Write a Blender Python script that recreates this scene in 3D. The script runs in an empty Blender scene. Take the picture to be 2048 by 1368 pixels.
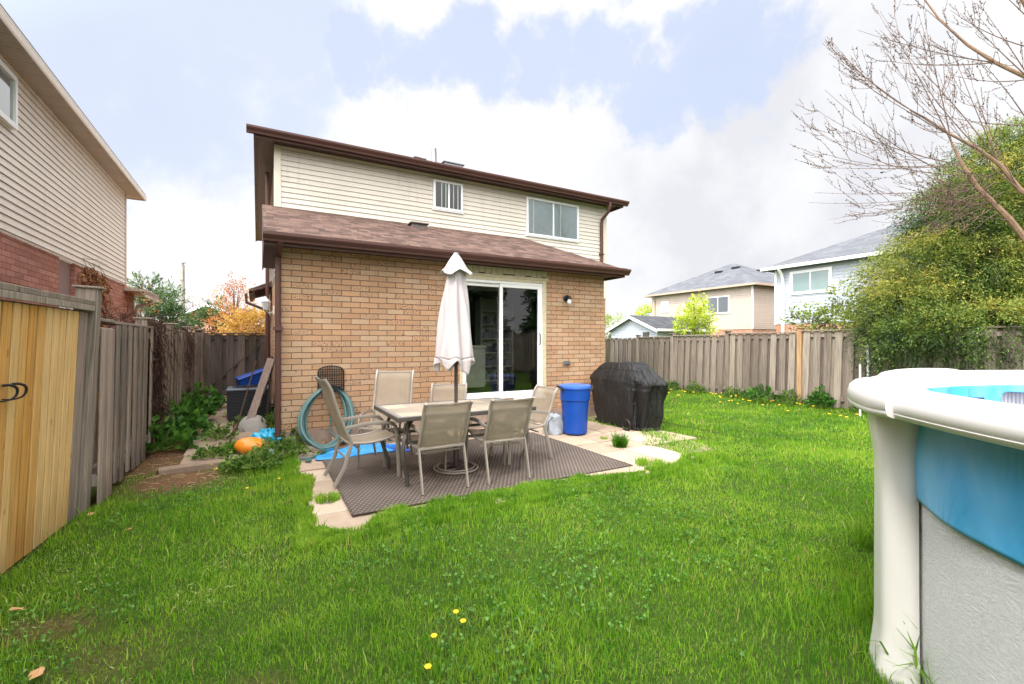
import bpy, math, random
import numpy as np
from mathutils import Vector, Matrix
R = math.radians
sc = bpy.context.scene
C = bpy.data.collections.new('backyard'); sc.collection.children.link(C)
# ---------------------------------------------------------------- camera
FX = 907.0; H = 1.4
cam_d = bpy.data.cameras.new('camera'); cam = bpy.data.objects.new('camera', cam_d); C.objects.link(cam)
cam.location = (0, 0, H); cam.rotation_euler = (R(90), 0, 0)
cam_d.sensor_width = 36; cam_d.lens = 36*FX/2048; cam_d.clip_start = .05; cam_d.clip_end = 3000
sc.camera = cam
# ---------------------------------------------------------------- light
SUN_EL, SUN_DIR = R(50), Vector((-.48, -.78))       # horizontal direction towards the sun
world = bpy.data.worlds.new('World'); sc.world = world; world.use_nodes = True
sun_d = bpy.data.lights.new('sun', 'SUN'); sun = bpy.data.objects.new('sun', sun_d); C.objects.link(sun)
sun_d.energy = 2.0; sun_d.angle = R(9); sun_d.color = (1, .95, .87)
d = Vector((SUN_DIR.x, SUN_DIR.y, 0)).normalized()*math.cos(SUN_EL) + Vector((0, 0, math.sin(SUN_EL)))
sun.rotation_euler = d.to_track_quat('Z', 'Y').to_euler()
sun.location = (0, -10, 20)
sc.view_settings.view_transform = 'Standard'; sc.view_settings.look = 'None'
sc.view_settings.gamma = 1; sc.view_settings.exposure = 0.42
sc.cycles.max_bounces = 7; sc.cycles.transparent_max_bounces = 16

# ---------------------------------------------------------------- node helper
class S:
    def __init__(s, nt): s.nt = nt; s.t = None
    def n(s, typ, ins=(), **kw):
        nd = s.nt.nodes.new(typ)
        for k, v in kw.items(): setattr(nd, k, v)
        for k, v in dict(ins).items(): s.put(nd.inputs[k], v)
        return nd
    def put(s, sock, v):
        if isinstance(v, bpy.types.NodeSocket): s.nt.links.new(v, sock)
        else:
            if isinstance(v, (tuple, list)) and len(v) == 3 and sock.type == 'RGBA': v = (*v, 1)
            sock.default_value = v
    def m(s, op, a, b=0.0, c=0.0):
        nd = s.nt.nodes.new('ShaderNodeMath'); nd.operation = op
        s.put(nd.inputs[0], a); s.put(nd.inputs[1], b); s.put(nd.inputs[2], c)
        return nd.outputs[0]
    def vm(s, op, a, b=(0, 0, 0), sc_=None):
        nd = s.nt.nodes.new('ShaderNodeVectorMath'); nd.operation = op
        s.put(nd.inputs[0], a); s.put(nd.inputs[1], b)
        if sc_ is not None: s.put(nd.inputs[3], sc_)
        return nd.outputs[1] if op in ('DOT_PRODUCT', 'LENGTH', 'DISTANCE') else nd.outputs[0]
    def co(s, which='Object'):
        if s.t is None: s.t = s.nt.nodes.new('ShaderNodeTexCoord')
        return s.t.outputs[which]
    def xyz(s, v=None):
        nd = s.nt.nodes.new('ShaderNodeSeparateXYZ'); s.put(nd.inputs[0], v if v is not None else s.co())
        return nd.outputs[0], nd.outputs[1], nd.outputs[2]
    def comb(s, x, y=0., z=0.):
        nd = s.nt.nodes.new('ShaderNodeCombineXYZ')
        for i, v in enumerate((x, y, z)): s.put(nd.inputs[i], v)
        return nd.outputs[0]
    def noise(s, scale=5., vec=None, detail=3., rough=.55, dist=0., out=0):
        nd = s.n('ShaderNodeTexNoise', {'Scale': scale, 'Detail': detail, 'Roughness': rough, 'Distortion': dist, 'Vector': vec if vec is not None else s.co()})
        return nd.outputs[out]
    def scl(s, sx, sy, sz, vec=None): return s.vm('MULTIPLY', vec if vec is not None else s.co(), (sx, sy, sz))
    def mix(s, f, a, b, mode='MIX'):
        nd = s.nt.nodes.new('ShaderNodeMix'); nd.data_type = 'RGBA'; nd.blend_type = mode; nd.clamp_factor = True
        s.put(nd.inputs[0], f); s.put(nd.inputs[6], a); s.put(nd.inputs[7], b)
        return nd.outputs[2]
    def mr(s, v, a, b, c=0., d=1., smooth=False):
        nd = s.n('ShaderNodeMapRange', {0: v, 1: a, 2: b, 3: c, 4: d}); nd.clamp = True
        if smooth: nd.interpolation_type = 'SMOOTHSTEP'
        return nd.outputs[0]
    def ramp(s, f, pts, const=False):
        nd = s.nt.nodes.new('ShaderNodeValToRGB'); s.put(nd.inputs[0], f); cr = nd.color_ramp
        if const: cr.interpolation = 'CONSTANT'
        while len(cr.elements) < len(pts): cr.elements.new(.5)
        for e, (p, c) in zip(cr.elements, pts): e.position = p; e.color = (*c, 1)
        return nd.outputs[0]
    def attr(s, name='rnd'):
        nd = s.nt.nodes.new('ShaderNodeAttribute'); nd.attribute_name = name; return nd.outputs['Fac']
    def bright(s, col, f): return s.vm('SCALE', col, sc_=f)
    def bump(s, h, strength=.3, dist=.01):
        return s.n('ShaderNodeBump', {'Height': h, 'Strength': strength, 'Distance': dist}).outputs[0]
    def wallxz(s):
        x, y, z = s.xyz(); nx, ny, nz = s.xyz(s.co('Normal'))
        side = s.m('GREATER_THAN', s.m('ABSOLUTE', nx), .5)
        X = s.m('ADD', s.m('MULTIPLY', x, s.m('SUBTRACT', 1., side)), s.m('MULTIPLY', y, side))
        return X, z
    def cells(s, x, y, w, h, off=.5):
        yy = s.m('DIVIDE', y, h); row = s.m('FLOOR', yy)
        par = s.m('MULTIPLY', s.m('FLOORED_MODULO', row, 2.), off)
        xx = s.m('ADD', s.m('DIVIDE', x, w), par); col = s.m('FLOOR', xx)
        fx = s.m('SUBTRACT', xx, col); fy = s.m('SUBTRACT', yy, row)
        wn = s.n('ShaderNodeTexWhiteNoise', {'Vector': s.comb(col, row, 3.7)}, noise_dimensions='3D')
        ex = s.m('MULTIPLY', s.m('MINIMUM', fx, s.m('SUBTRACT', 1., fx)), w)
        ey = s.m('MULTIPLY', s.m('MINIMUM', fy, s.m('SUBTRACT', 1., fy)), h)
        return fx, fy, s.m('MINIMUM', ex, ey), wn.outputs['Value'], wn.outputs['Color']
def hx(h, k=1.0):
    r = [int(h[i:i+2], 16)/255 for i in (0, 2, 4)]
    return tuple(((c/12.92) if c < .04045 else ((c+.055)/1.055)**2.4)*k for c in r)
def material(name, fn, alpha=False):
    m = bpy.data.materials.new(name); m.use_nodes = True; nt = m.node_tree
    p = nt.nodes['Principled BSDF']; s = S(nt); r = fn(s)
    for k, v in r.items():
        if k == 'shader': nt.links.new(v, nt.nodes['Material Output'].inputs[0])
        else: s.put(p.inputs[{'c': 'Base Color', 'r': 'Roughness', 'n': 'Normal', 'm': 'Metallic', 'a': 'Alpha', 's': 'Specular IOR Level', 't': 'Transmission Weight', 'coat': 'Coat Weight', 'sss': 'Subsurface Weight'}.get(k, k)], v)
    return m
def plain(name, col, rough=.5, metal=0., var=.12, vs=6., bump=.0, bs=80., rnd=0., spec=.5):
    def fn(s):
        n = s.noise(vs, detail=5.)
        f = s.mr(n, .25, .75, 1-var, 1+var)
        if rnd: f = s.m('MULTIPLY', f, s.mr(s.attr(), 0., 1., 1-rnd, 1+rnd))
        out = {'c': s.bright(s.comb(*col), f), 'r': s.mr(n, .3, .7, rough-.06, rough+.06), 'm': metal, 's': spec}
        if bump: out['n'] = s.bump(s.noise(bs, detail=4.), bump, .004)
        return out
    return material(name, fn)
M = {}
# ---------------------------------------------------------------- world: clear sky with broken white cloud
s = S(world.node_tree)
bg = world.node_tree.nodes['Background']
sky = s.n('ShaderNodeTexSky', sky_type='NISHITA', sun_disc=False)
sky.sun_elevation = SUN_EL; sky.sun_rotation = math.atan2(SUN_DIR.x, SUN_DIR.y); sky.air_density = 1.0; sky.dust_density = 1.5
D = s.co('Generated')
def pdir(px, py):
    v = Vector(((px-1024)/FX, 1, (684-py)/FX)); return tuple(v.normalized())
wv_ = s.vm('SUBTRACT', s.noise(4.2, D, 2., .5, out=1), (.5, .5, .5)); wv2 = s.vm('SUBTRACT', s.noise(13., D, 4., .6, out=1), (.5, .5, .5))
warp = s.vm('NORMALIZE', s.vm('ADD', D, s.vm('ADD', s.vm('SCALE', wv_, sc_=.20), s.vm('SCALE', wv2, sc_=.09))))
fr = s.m('SUBTRACT', s.noise(8., D, 10., .62), .5)                   # billowing edges
def holes(lst, lo, hi, k, amp):
    b_ = None
    for (px, py, c0, c1, w_) in lst:
        b = s.mr(s.vm('DOT_PRODUCT', warp, pdir(px, py)), c0, c1, 0., w_)
        b_ = b if b_ is None else s.m('MAXIMUM', b_, b)
    return s.m('MULTIPLY', s.mr(s.m('ADD', b_, s.m('MULTIPLY', fr, amp)), lo, hi, 0., 1., True), k)
deep = holes(((1500, 90, .9925, 1., 1.), (1400, 140, .994, 1., 1.), (1290, 205, .994, 1., 1.), (1190, 150, .9935, 1., 1.), (1080, 140, .9945, 1., .95), (960, 135, .9955, 1., .9), (850, 155, .9965, 1., .8), (740, 140, .996, 1., .85), (-1600, 300, .90, .98, .9), (3200, 100, .93, .98, .8)), .26, .80, .85, 2.0)
pale = holes(((430, 60, .95, .992, .9), (150, 80, .95, .99, .9), (300, 220, .97, .997, .8), (560, 140, .98, .998, .8)), .2, .85, .75, 1.4)
blue = s.m('MAXIMUM', deep, pale)
shade = s.noise(2.8, s.vm('ADD', D, (3.1, 1.7, .4)), 6., .55)
lowr = s.mr(s.vm('DOT_PRODUCT', D, pdir(1480, 400)), .92, .99, 0., 1., True)
sh = s.m('ADD', s.mr(s.m('ADD', shade, s.m('MULTIPLY', fr, .3)), .46, .70, 0., .6), s.m('MULTIPLY', lowr, s.mr(s.noise(4., D, 6.), .32, .62, .2, .85)))
cloud = s.mix(sh, (8.1, 8.1, 8.15), (6.3, 6.4, 6.8))
tint = s.mix(.85, sky.outputs[0], (5.5, 6.3, 8.2))
col = s.mix(blue, cloud, tint)
# added fill light: cloud deck brightened overhead and behind the camera
fill_glow = s.mr(s.vm('DOT_PRODUCT', D, tuple(Vector((-.34, -.55, .78)).normalized())), .18, .80, 1., 5.0, True)
col = s.bright(col, fill_glow)
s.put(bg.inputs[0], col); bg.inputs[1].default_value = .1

# ---------------------------------------------------------------- mesh builder
class MB:
    def __init__(s): s.v = []; s.f = []; s.r = []; s.mi = []; s.rnd = None
    def add(s, vs, fs, r=None, m=0):
        b = len(s.v); s.v += [tuple(p) for p in vs]
        if r is None: r = random.random() if s.rnd is None else s.rnd
        for f in fs: s.f.append(tuple(b+i for i in f)); s.r.append(r); s.mi.append(m)
        return s
    def box(s, x0, x1, y0, y1, z0, z1, r=None, m=0):
        return s.hexa([(x0,y0,z0),(x1,y0,z0),(x1,y1,z0),(x0,y1,z0),(x0,y0,z1),(x1,y0,z1),(x1,y1,z1),(x0,y1,z1)], r, m)
    def hexa(s, p, r=None, m=0):
        return s.add(p, [(0,3,2,1),(4,5,6,7),(0,1,5,4),(1,2,6,5),(2,3,7,6),(3,0,4,7)], r, m)
    def prism(s, poly, d, r=None, m=0):
        n = len(poly); q = [tuple(a+b for a, b in zip(p, d)) for p in poly]
        return s.add(list(poly)+q, [tuple(range(n))[::-1], tuple(range(n, 2*n))]+[(i, (i+1) % n, n+(i+1) % n, n+i) for i in range(n)], r, m)
    def bar(s, a, b, w, h, r=None, m=0, up=(0, 0, 1)):
        a = Vector(a); b = Vector(b); d = (b-a).normalized(); up = Vector(up)
        if abs(d.dot(up)) > .98: up = Vector((0, 1, 0))
        x = d.cross(up).normalized()*w/2; y = x.cross(d).normalized()*h/2
        return s.hexa([a-x-y, a+x-y, b+x-y, b-x-y, a-x+y, a+x+y, b+x+y, b-x+y], r, m)
    def tube(s, pts, rad, n=8, r=None, m=0, closed=False, flat=1.0, upv=None):
        pts = [Vector(p) for p in pts]; k = len(pts); vs = []; up = Vector(upv) if upv else Vector((0, 0, 1)); px = None
        for i, p in enumerate(pts):
            if closed: d = pts[(i+1) % k]-pts[i-1]
            else: d = pts[min(i+1, k-1)]-pts[max(i-1, 0)]
            d = d.normalized() if d.length > 1e-9 else Vector((0, 0, 1))
            if upv: x = d.cross(up)
            else:
                if px is None: px = Vector((1, 0, 0)) if abs(d.x) < .9 else Vector((0, 1, 0))
                x = px-d*px.dot(d)
            if x.length < 1e-6: x = d.orthogonal()
            x.normalize(); px = x; y = d.cross(x)
            rr = rad[i] if isinstance(rad, (list, tuple)) else rad
            for j in range(n):
                a = 2*math.pi*(j+.5)/n; vs.append(p+x*math.cos(a)*rr+y*math.sin(a)*rr*flat)
        fs = [(i*n+j, i*n+(j+1) % n, (i+1)*n+(j+1) % n, (i+1)*n+j) for i in range(k-1) for j in range(n)]
        if closed: fs += [((k-1)*n+j, (k-1)*n+(j+1) % n, (j+1) % n, j) for j in range(n)]
        else: fs += [tuple(range(n))[::-1], tuple((k-1)*n+j for j in range(n))]
        return s.add(vs, fs, r, m)
    def lathe(s, prof, n=24, c=(0, 0, 0), r=None, m=0, fn=None):
        vs = []
        for q, (rad, z) in enumerate(prof):
            for j in range(n):
                a = 2*math.pi*j/n; rr = rad*(fn(a, z) if fn else 1); vs.append((c[0]+rr*math.cos(a), c[1]+rr*math.sin(a), c[2]+z))
        k = len(prof)
        fs = [(i*n+j, i*n+(j+1) % n, (i+1)*n+(j+1) % n, (i+1)*n+j) for i in range(k-1) for j in range(n)]
        fs += [tuple(range(n))[::-1], tuple((k-1)*n+j for j in range(n))]
        return s.add(vs, fs, r, m)
    def grid(s, fn, nu, nv, r=None, m=0):
        vs = [fn(i/nu, j/nv) for j in range(nv+1) for i in range(nu+1)]
        return s.add(vs, [(j*(nu+1)+i, j*(nu+1)+i+1, (j+1)*(nu+1)+i+1, (j+1)*(nu+1)+i) for j in range(nv) for i in range(nu)], r, m)
    def build(s, name, mats, parent=None, smooth=False, bevel=0, seg=2, solid=0, sub=0, off=(0, 0, 0), angle=40):
        me = bpy.data.meshes.new(name)
        vs = [(a+off[0], b+off[1], c+off[2]) for a, b, c in s.v] if any(off) else s.v
        me.from_pydata(vs, [], s.f)
        if not isinstance(mats, (list, tuple)): mats = [mats]
        for m in mats: me.materials.append(m)
        me.polygons.foreach_set('material_index', s.mi)
        a = me.attributes.new('rnd', 'FLOAT', 'FACE'); a.data.foreach_set('value', s.r)
        me.update()
        if smooth: me.shade_smooth() if smooth is True else None
        if smooth and angle < 180: me.set_sharp_from_angle(angle=R(angle))
        o = bpy.data.objects.new(name, me); C.objects.link(o)
        if parent is not None: o.parent = parent
        if solid: md = o.modifiers.new('solid', 'SOLIDIFY'); md.thickness = solid; md.offset = 0
        if sub: md = o.modifiers.new('sub', 'SUBSURF'); md.levels = md.render_levels = sub
        if bevel: md = o.modifiers.new('bevel', 'BEVEL'); md.width = bevel; md.segments = seg; md.limit_method = 'ANGLE'; md.angle_limit = R(35)
        return o
def tag(o, label, cat, group=None, kind=None):
    if label: o['label'] = label
    if cat: o['category'] = cat
    if group: o['group'] = group
    if kind: o['kind'] = kind
    return o
def thing(name, label, cat, loc=(0, 0, 0), rz=0., group=None, rx=0.):
    o = bpy.data.objects.new(name, None); C.objects.link(o); o.empty_display_size = .2
    o.location = loc; o.rotation_euler = (rx, 0, rz); return tag(o, label, cat, group)
def struct(o): o['kind'] = 'structure'; return o
def dup(root, loc, rz, label):
    r = root.copy(); C.objects.link(r); r.location = loc; r.rotation_euler = (0, 0, rz)
    if label: r['label'] = label
    for ch in list(root.children):
        c = ch.copy(); C.objects.link(c); c.parent = r
        for g in list(ch.children):
            e = g.copy(); C.objects.link(e); e.parent = c
    return r
def arr_mesh(name, V, F, rnd, mat, parent=None, smooth=False):
    """V (n,3); F (m,k) all same size"""
    me = bpy.data.meshes.new(name); n = len(V); m, k = F.shape
    me.vertices.add(n); me.vertices.foreach_set('co', V.astype(np.float32).ravel())
    me.loops.add(m*k); me.loops.foreach_set('vertex_index', F.astype(np.int32).ravel())
    me.polygons.add(m); me.polygons.foreach_set('loop_start', np.arange(0, m*k, k, dtype=np.int32))
    me.update(calc_edges=True)
    a = me.attributes.new('rnd', 'FLOAT', 'FACE'); a.data.foreach_set('value', rnd.astype(np.float32))
    me.materials.append(mat)
    if smooth: me.shade_smooth()
    o = bpy.data.objects.new(name, me); C.objects.link(o)
    if parent is not None: o.parent = parent
    return o
# house frame: u along the back wall, v away from the lawn
CU, SU = .872, .4895; RZ = math.atan2(SU, CU)
def W(u, v, z=0.): return (CU*u-SU*v, SU*u+CU*v, z)
def UV(x, y): return (CU*x+SU*y, -SU*x+CU*y)
def G(px, py, z=0.):
    Y = (H-z)*FX/(py-684); return ((px-1024)/FX*Y, Y, z)
def PD(px, py, Y): return ((px-1024)/FX*Y, Y, H+(684-py)/FX*Y)
# ---------------------------------------------------------------- materials
def brick_fn(cols, mort, w=.235, h=.0785, dark=.13, mw=.006):
    def fn(s):
        X, Z = s.wallxz()
        wob = s.noise(14., detail=3.)
        X2 = s.m('ADD', X, s.m('MULTIPLY', s.m('SUBTRACT', wob, .5), .012)); Z2 = s.m('ADD', Z, s.m('MULTIPLY', s.m('SUBTRACT', s.noise(11., s.vm('ADD', s.co(), (5, 2, 1))), .5), .012))
        fx, fy, e, rv, rc = s.cells(X2, Z2, w, h)
        r1, r2, r3 = s.xyz(rc)
        c = s.ramp(rv, [(0., cols[0]), (.33, cols[1]), (.66, cols[2]), (1., cols[0])])
        grain = s.noise(60., detail=5., rough=.7)
        rough_b = s.m('GREATER_THAN', r1, 1-dark)                      # the rough, scorched bricks
        scar = s.mr(s.noise(38., s.scl(1, 1, 1.6), 4., .7), .5, .62)
        c = s.mix(s.m('MULTIPLY', rough_b, scar), c, cols[3])
        edge = s.m('MULTIPLY', s.m('GREATER_THAN', r2, 1-dark*1.6), s.mr(s.noise(25., detail=5.), .6, .7))
        c = s.mix(s.m('MULTIPLY', edge, .8), c, cols[3])
        mort_m = s.mr(s.m('ADD', e, s.m('MULTIPLY', s.m('SUBTRACT', grain, .5), .006)), mw*.55, mw*1.1)
        big = s.mr(s.noise(1.3, detail=6., rough=.65), .3, .7, .86, 1.1)
        c = s.bright(c, s.m('MULTIPLY', s.mr(grain, .2, .8, .82, 1.14), big))
        c = s.mix(mort_m, mort, c)
        hgt = s.m('ADD', mort_m, s.m('MULTIPLY', grain, .5))
        return {'c': c, 'r': .88, 's': .25, 'n': s.bump(hgt, .7, .008)}
    return fn
M['brick'] = material('tan_brick', brick_fn([hx('b89170'), hx('ab8666'), hx('b5997c'), hx('55443a')], hx('705a4b'), w=.252))
M['red_brick'] = material('red_brick', brick_fn([hx('b07a6b'), hx('a06a5c'), hx('b98778'), hx('744a40')], hx('855d52'), w=.235, h=.076, dark=.05))
M['far_brick'] = material('far_brick', brick_fn([hx('b98a70'), hx('ad7d62'), hx('c29780'), hx('8a604a')], hx('a58a78'), dark=.03))
def siding_fn(col, dirt_shade, exp, top=0.):
    def fn(s):
        x, y, z = s.xyz()
        f = s.m('FRACT', s.m('DIVIDE', s.m('SUBTRACT', z, top), exp))
        line = s.mr(f, .0, .075, 1., 0.)                        # lap shadow painted along each course's lower edge
        n = s.noise(2.5, s.scl(1, 1, .35), 4.)
        c = s.bright(s.comb(*col), s.mr(n, .3, .7, .95, 1.04))
        row = s.m('FLOOR', s.m('DIVIDE', s.m('SUBTRACT', z, top), exp)); h1 = s.n('ShaderNodeTexWhiteNoise', {'Vector': s.comb(row, 4.2, 1.3)}, noise_dimensions='3D').outputs['Value']
        q = s.m('FRACT', s.m('ADD', s.m('DIVIDE', s.m('ADD', x, y), 3.66), h1))
        c = s.bright(c, s.m('MULTIPLY', s.mr(h1, 0., 1., .97, 1.03), s.mr(q, .0012, .0016, .72, 1.)))     # butt joints of the panels
        st_ = s.mr(s.noise(1., s.scl(9, 9, .8), 5., .65), .56, .72, 0., .16)
        c = s.mix(st_, c, dirt_shade)                                         # rain streaks
        c = s.mix(s.m('MULTIPLY', line, .8), c, dirt_shade)
        return {'c': c, 'r': .45, 's': .35, 'n': s.bump(s.noise(120., s.scl(1, 1, 8), 3.), .06, .002)}
    return fn
def shingle_fn(cols, axis_v=True, w=.16, h=.125, var=1.):
    def fn(s):
        x, y, z = s.xyz(); nx, ny, nz = s.xyz(s.co('Normal'))
        side = s.m('GREATER_THAN', s.m('ABSOLUTE', nx), s.m('ABSOLUTE', ny)); inv = s.m('SUBTRACT', 1., side)
        X = s.m('ADD', s.m('MULTIPLY', x, inv), s.m('MULTIPLY', y, side))
        wob = s.m('MULTIPLY', s.m('SUBTRACT', s.noise(9.), .5), .02)
        fx, fy, e, rv, rc = s.cells(s.m('ADD', X, wob), s.m('ADD', z, wob), w, h*.38, .37)
        g = s.noise(160., detail=2.); b = s.noise(22., detail=4.)
        c = s.ramp(rv, [(0., cols[0]), (.4, cols[1]), (.7, cols[2]), (1., cols[0])])
        c = s.bright(c, s.m('MULTIPLY', s.mr(g, .2, .8, 1-.3*var, 1+.3*var), s.mr(b, .3, .7, 1-.2*var, 1+.2*var)))
        c = s.bright(c, s.mr(fy, 0., .16, .45, 1.))              # butt edge of each course
        return {'c': c, 'r': .95, 's': .15, 'n': s.bump(s.m('ADD', s.m('MULTIPLY', fy, -1.), s.m('MULTIPLY', g, .4)), .6, .01)}
    return fn
M['shingle'] = material('brown_shingle', shingle_fn([hx('604c45'), hx('725c52'), hx('4c3d37')]))
M['grey_shingle'] = material('grey_shingle', shingle_fn([hx('67696e'), hx('606267'), hx('6f7176')], w=.45, h=.36, var=.35))
M['dark_shingle'] = material('dark_shingle', shingle_fn([hx('515256'), hx('494a4e'), hx('5a5b5f')], w=.4, h=.3, var=.4))
EXP = .0905
M['siding'] = material('cream_siding', siding_fn(hx('d0c8ba'), hx('6f5e4b'), EXP, .0))
M['siding_left'] = material('beige_siding', siding_fn(hx('e4d8cc'), hx('927e6d'), .094))
M['siding_pink'] = material('pink_beige_siding', siding_fn(hx('c2b2a5'), hx('75655a'), .15))
M['siding_white'] = material('white_siding', siding_fn(hx('b4b9c2'), hx('6f7580'), .15))
M['trim_cream'] = plain('cream_trim', hx('d2cab6'), .5, var=.06)
M['casing'] = plain('peeling_cream_casing', hx('bfb597'), .6, var=.15, vs=18, bump=.2)
M['white'] = plain('white_vinyl', hx('eeeeec'), .35, var=.03)
M['brown'] = plain('brown_metal', hx('553a34'), .5, var=.1, vs=3, spec=.3)
def groove_fn(col, dark, sp, perf=True):
    def fn(s):
        x, y, z = s.xyz(); nx, ny, nz = s.xyz(s.co('Normal'))
        u = s.attr('gx')
        f = s.m('FRACT', s.m('DIVIDE', u, sp))
        line = s.m('MULTIPLY', s.mr(f, 0., .05, 1., 0.), .9)
        c = s.mix(line, s.bright(s.comb(*col), s.mr(s.noise(3.), .3, .7, .9, 1.1)), dark)
        if perf:
            hole = s.m('LESS_THAN', s.m('FRACT', s.m('DIVIDE', u, sp/4)), .3)
            c = s.bright(c, s.mr(hole, 0., 1., 1., .87))
        return {'c': c, 'r': .5}
    return fn
def soffit_mat(name, col, dark, sp, axis, perf=True):
    def fn(s):
        u = s.xyz()[axis]
        f = s.m('FRACT', s.m('DIVIDE', u, sp))
        c = s.mix(s.m('MULTIPLY', s.mr(f, 0., .06, 1., 0.), .9), s.bright(s.comb(*col), s.mr(s.noise(3.), .3, .7, .9, 1.1)), dark)
        if perf: c = s.bright(c, s.mr(s.m('LESS_THAN', s.m('FRACT', s.m('DIVIDE', u, sp/4)), .3), 0., 1., 1., .87))
        return {'c': c, 'r': .5}
    return material(name, fn)
M['soffit_x'] = soffit_mat('brown_soffit', hx('46332c'), hx('1c110e'), .28, 0)
M['soffit_y'] = soffit_mat('brown_side_soffit', hx('4c3932'), hx('1c110e'), .28, 1)
M['soffit_beige'] = soffit_mat('beige_soffit', hx('b3a292'), hx('75655a'), .3, 1)
M['foundation'] = plain('parged_concrete', hx('8f7d70'), .95, var=.3, vs=9, bump=.5, bs=30)
M['grey_metal'] = plain('galvanised_metal', hx('8d8f92'), .4, .7, var=.1)
M['vent'] = plain('grey_brown_vent', hx('7d7470'), .6)
M['beige_trim'] = plain('beige_trim', hx('bfae9c'), .5, var=.06)
def glass_fn(s):
    fr = s.n('ShaderNodeFresnel', {'IOR': 1.5}).outputs[0]
    t = s.n('ShaderNodeBsdfTransparent', {'Color': (.86, .9, .88, 1)}); g = s.n('ShaderNodeBsdfGlossy', {'Color': (1, 1, 1, 1), 'Roughness': .005, 'Normal': s.bump(s.noise(1.6), .03, .02)})
    f = s.m('MINIMUM', s.m('MULTIPLY', fr, 2.0), 1.)
    mx = s.n('ShaderNodeMixShader', {0: f, 1: t.outputs[0], 2: g.outputs[0]})
    return {'shader': mx.outputs[0]}
M['glass'] = material('window_glass', glass_fn)
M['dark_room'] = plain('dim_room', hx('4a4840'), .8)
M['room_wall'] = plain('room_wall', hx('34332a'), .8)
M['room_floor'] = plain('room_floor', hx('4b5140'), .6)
M['blind'] = plain('grey_green_blind', hx('7f9392'), .8, var=.1, vs=2)
M['curtain'] = plain('pale_curtain', hx('aeb5ba'), .8, var=.1, vs=9)
M['black'] = plain('black_metal', hx('1c1b1c'), .45, .2)
def wood_fn(ramp_cols, streak=1., knots=True, patch=None):
    def fn(s):
        rv = s.attr(); offv = s.comb(s.m('MULTIPLY', rv, 37.), s.m('MULTIPLY', rv, 91.), s.m('MULTIPLY', rv, 13.))
        p = s.vm('ADD', s.co(), offv)
        st = s.noise(1., s.scl(75, 75, 2.2, p), 5., .65, .4)
        bl = s.noise(1., s.scl(7, 7, 1.3, p), 4.)
        c = s.ramp(s.m('ADD', s.m('MULTIPLY', rv, .55), s.m('MULTIPLY', bl, .45)), [(.12, ramp_cols[0]), (.38, ramp_cols[1]), (.62, ramp_cols[2]), (.88, ramp_cols[3])])
        c = s.bright(c, s.mr(st, .32, .68, 1-.45*streak, 1+.3*streak))
        if knots:
            k = s.n('ShaderNodeTexVoronoi', {'Vector': s.scl(9, 9, 2.6, p), 'Scale': 1.}).outputs['Distance']
            c = s.mix(s.mr(k, .05, .09, .75, 0.), c, ramp_cols[4])
        x, y, z = s.xyz()
        c = s.bright(c, s.mr(s.m('ADD', z, s.m('MULTIPLY', s.m('SUBTRACT', bl, .5), .5)), 0., .35, .72, 1.))   # darker towards the bottom, with an uneven edge
        return {'c': c, 'r': .85, 's': .2, 'n': s.bump(st, .5, .006)}
    return fn
M['wood_grey'] = material('weathered_grey_wood', wood_fn([hx('746960'), hx('897d72'), hx('9d9083'), hx('b1a496'), hx('453a34')]))
M['wood_right'] = material('weathered_brown_grey_wood', wood_fn([hx('72665d'), hx('85796e'), hx('988b7f'), hx('aa9e90'), hx('483b33')]))
M['wood_dark'] = material('dark_weathered_wood', wood_fn([hx('4d453f'), hx('5d534c'), hx('6b6058'), hx('7a6e63'), hx('302721')]))
M['wood_new'] = material('fresh_cedar_wood', wood_fn([hx('cf9448'), hx('dca55c'), hx('e8bc7c'), hx('edc990'), hx('9a6a34')], .6))
M['wood_pink'] = material('pinkish_grey_wood', wood_fn([hx('97867b'), hx('a39186'), hx('ad9b8f'), hx('b5a497'), hx('6f5c50')], .8))
M['wood_orange'] = material('stripped_orange_wood', wood_fn([hx('b0763a'), hx('c48a48'), hx('cf9a58'), hx('c99350'), hx('5e4630')]))
M['wood_post'] = material('bleached_post_wood', wood_fn([hx('a8835f'), hx('b38e68'), hx('bb9873'), hx('b9956f'), hx('6f5138')]))
def paver_fn(s):
    fx_ = s.attr(); n = s.noise(7., detail=6., rough=.65); g = s.noise(180., detail=2.)
    c = s.ramp(s.m('ADD', s.m('MULTIPLY', fx_, .5), s.m('MULTIPLY', n, .5)), [(.2, hx('9f8b78')), (.5, hx('b39f8b')), (.8, hx('c0ae9a'))])
    c = s.mix(s.mr(s.noise(3.4, s.vm('ADD', s.co(), (9, 4, 0)), 6., .7), .56, .72, 0., .5), c, hx('8f7a66'))
    return {'c': s.bright(c, s.mr(g, .2, .8, .88, 1.1)), 'r': .92, 's': .2, 'n': s.bump(s.m('ADD', n, s.m('MULTIPLY', g, .4)), .35, .006)}
M['paver'] = material('concrete_paver', paver_fn)
def old_paver_fn(s):
    n = s.noise(6., detail=6., rough=.7); g = s.noise(90., detail=3.)
    c = s.ramp(s.m('ADD', s.m('MULTIPLY', s.attr(), .4), s.m('MULTIPLY', n, .6)), [(.2, hx('7d6a5b')), (.5, hx('968270')), (.8, hx('a9947f'))])
    return {'c': s.bright(c, s.mr(g, .2, .8, .8, 1.15)), 'r': .95, 's': .2, 'n': s.bump(n, .5, .01)}
M['old_paver'] = material('old_brown_paver', old_paver_fn)
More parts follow.
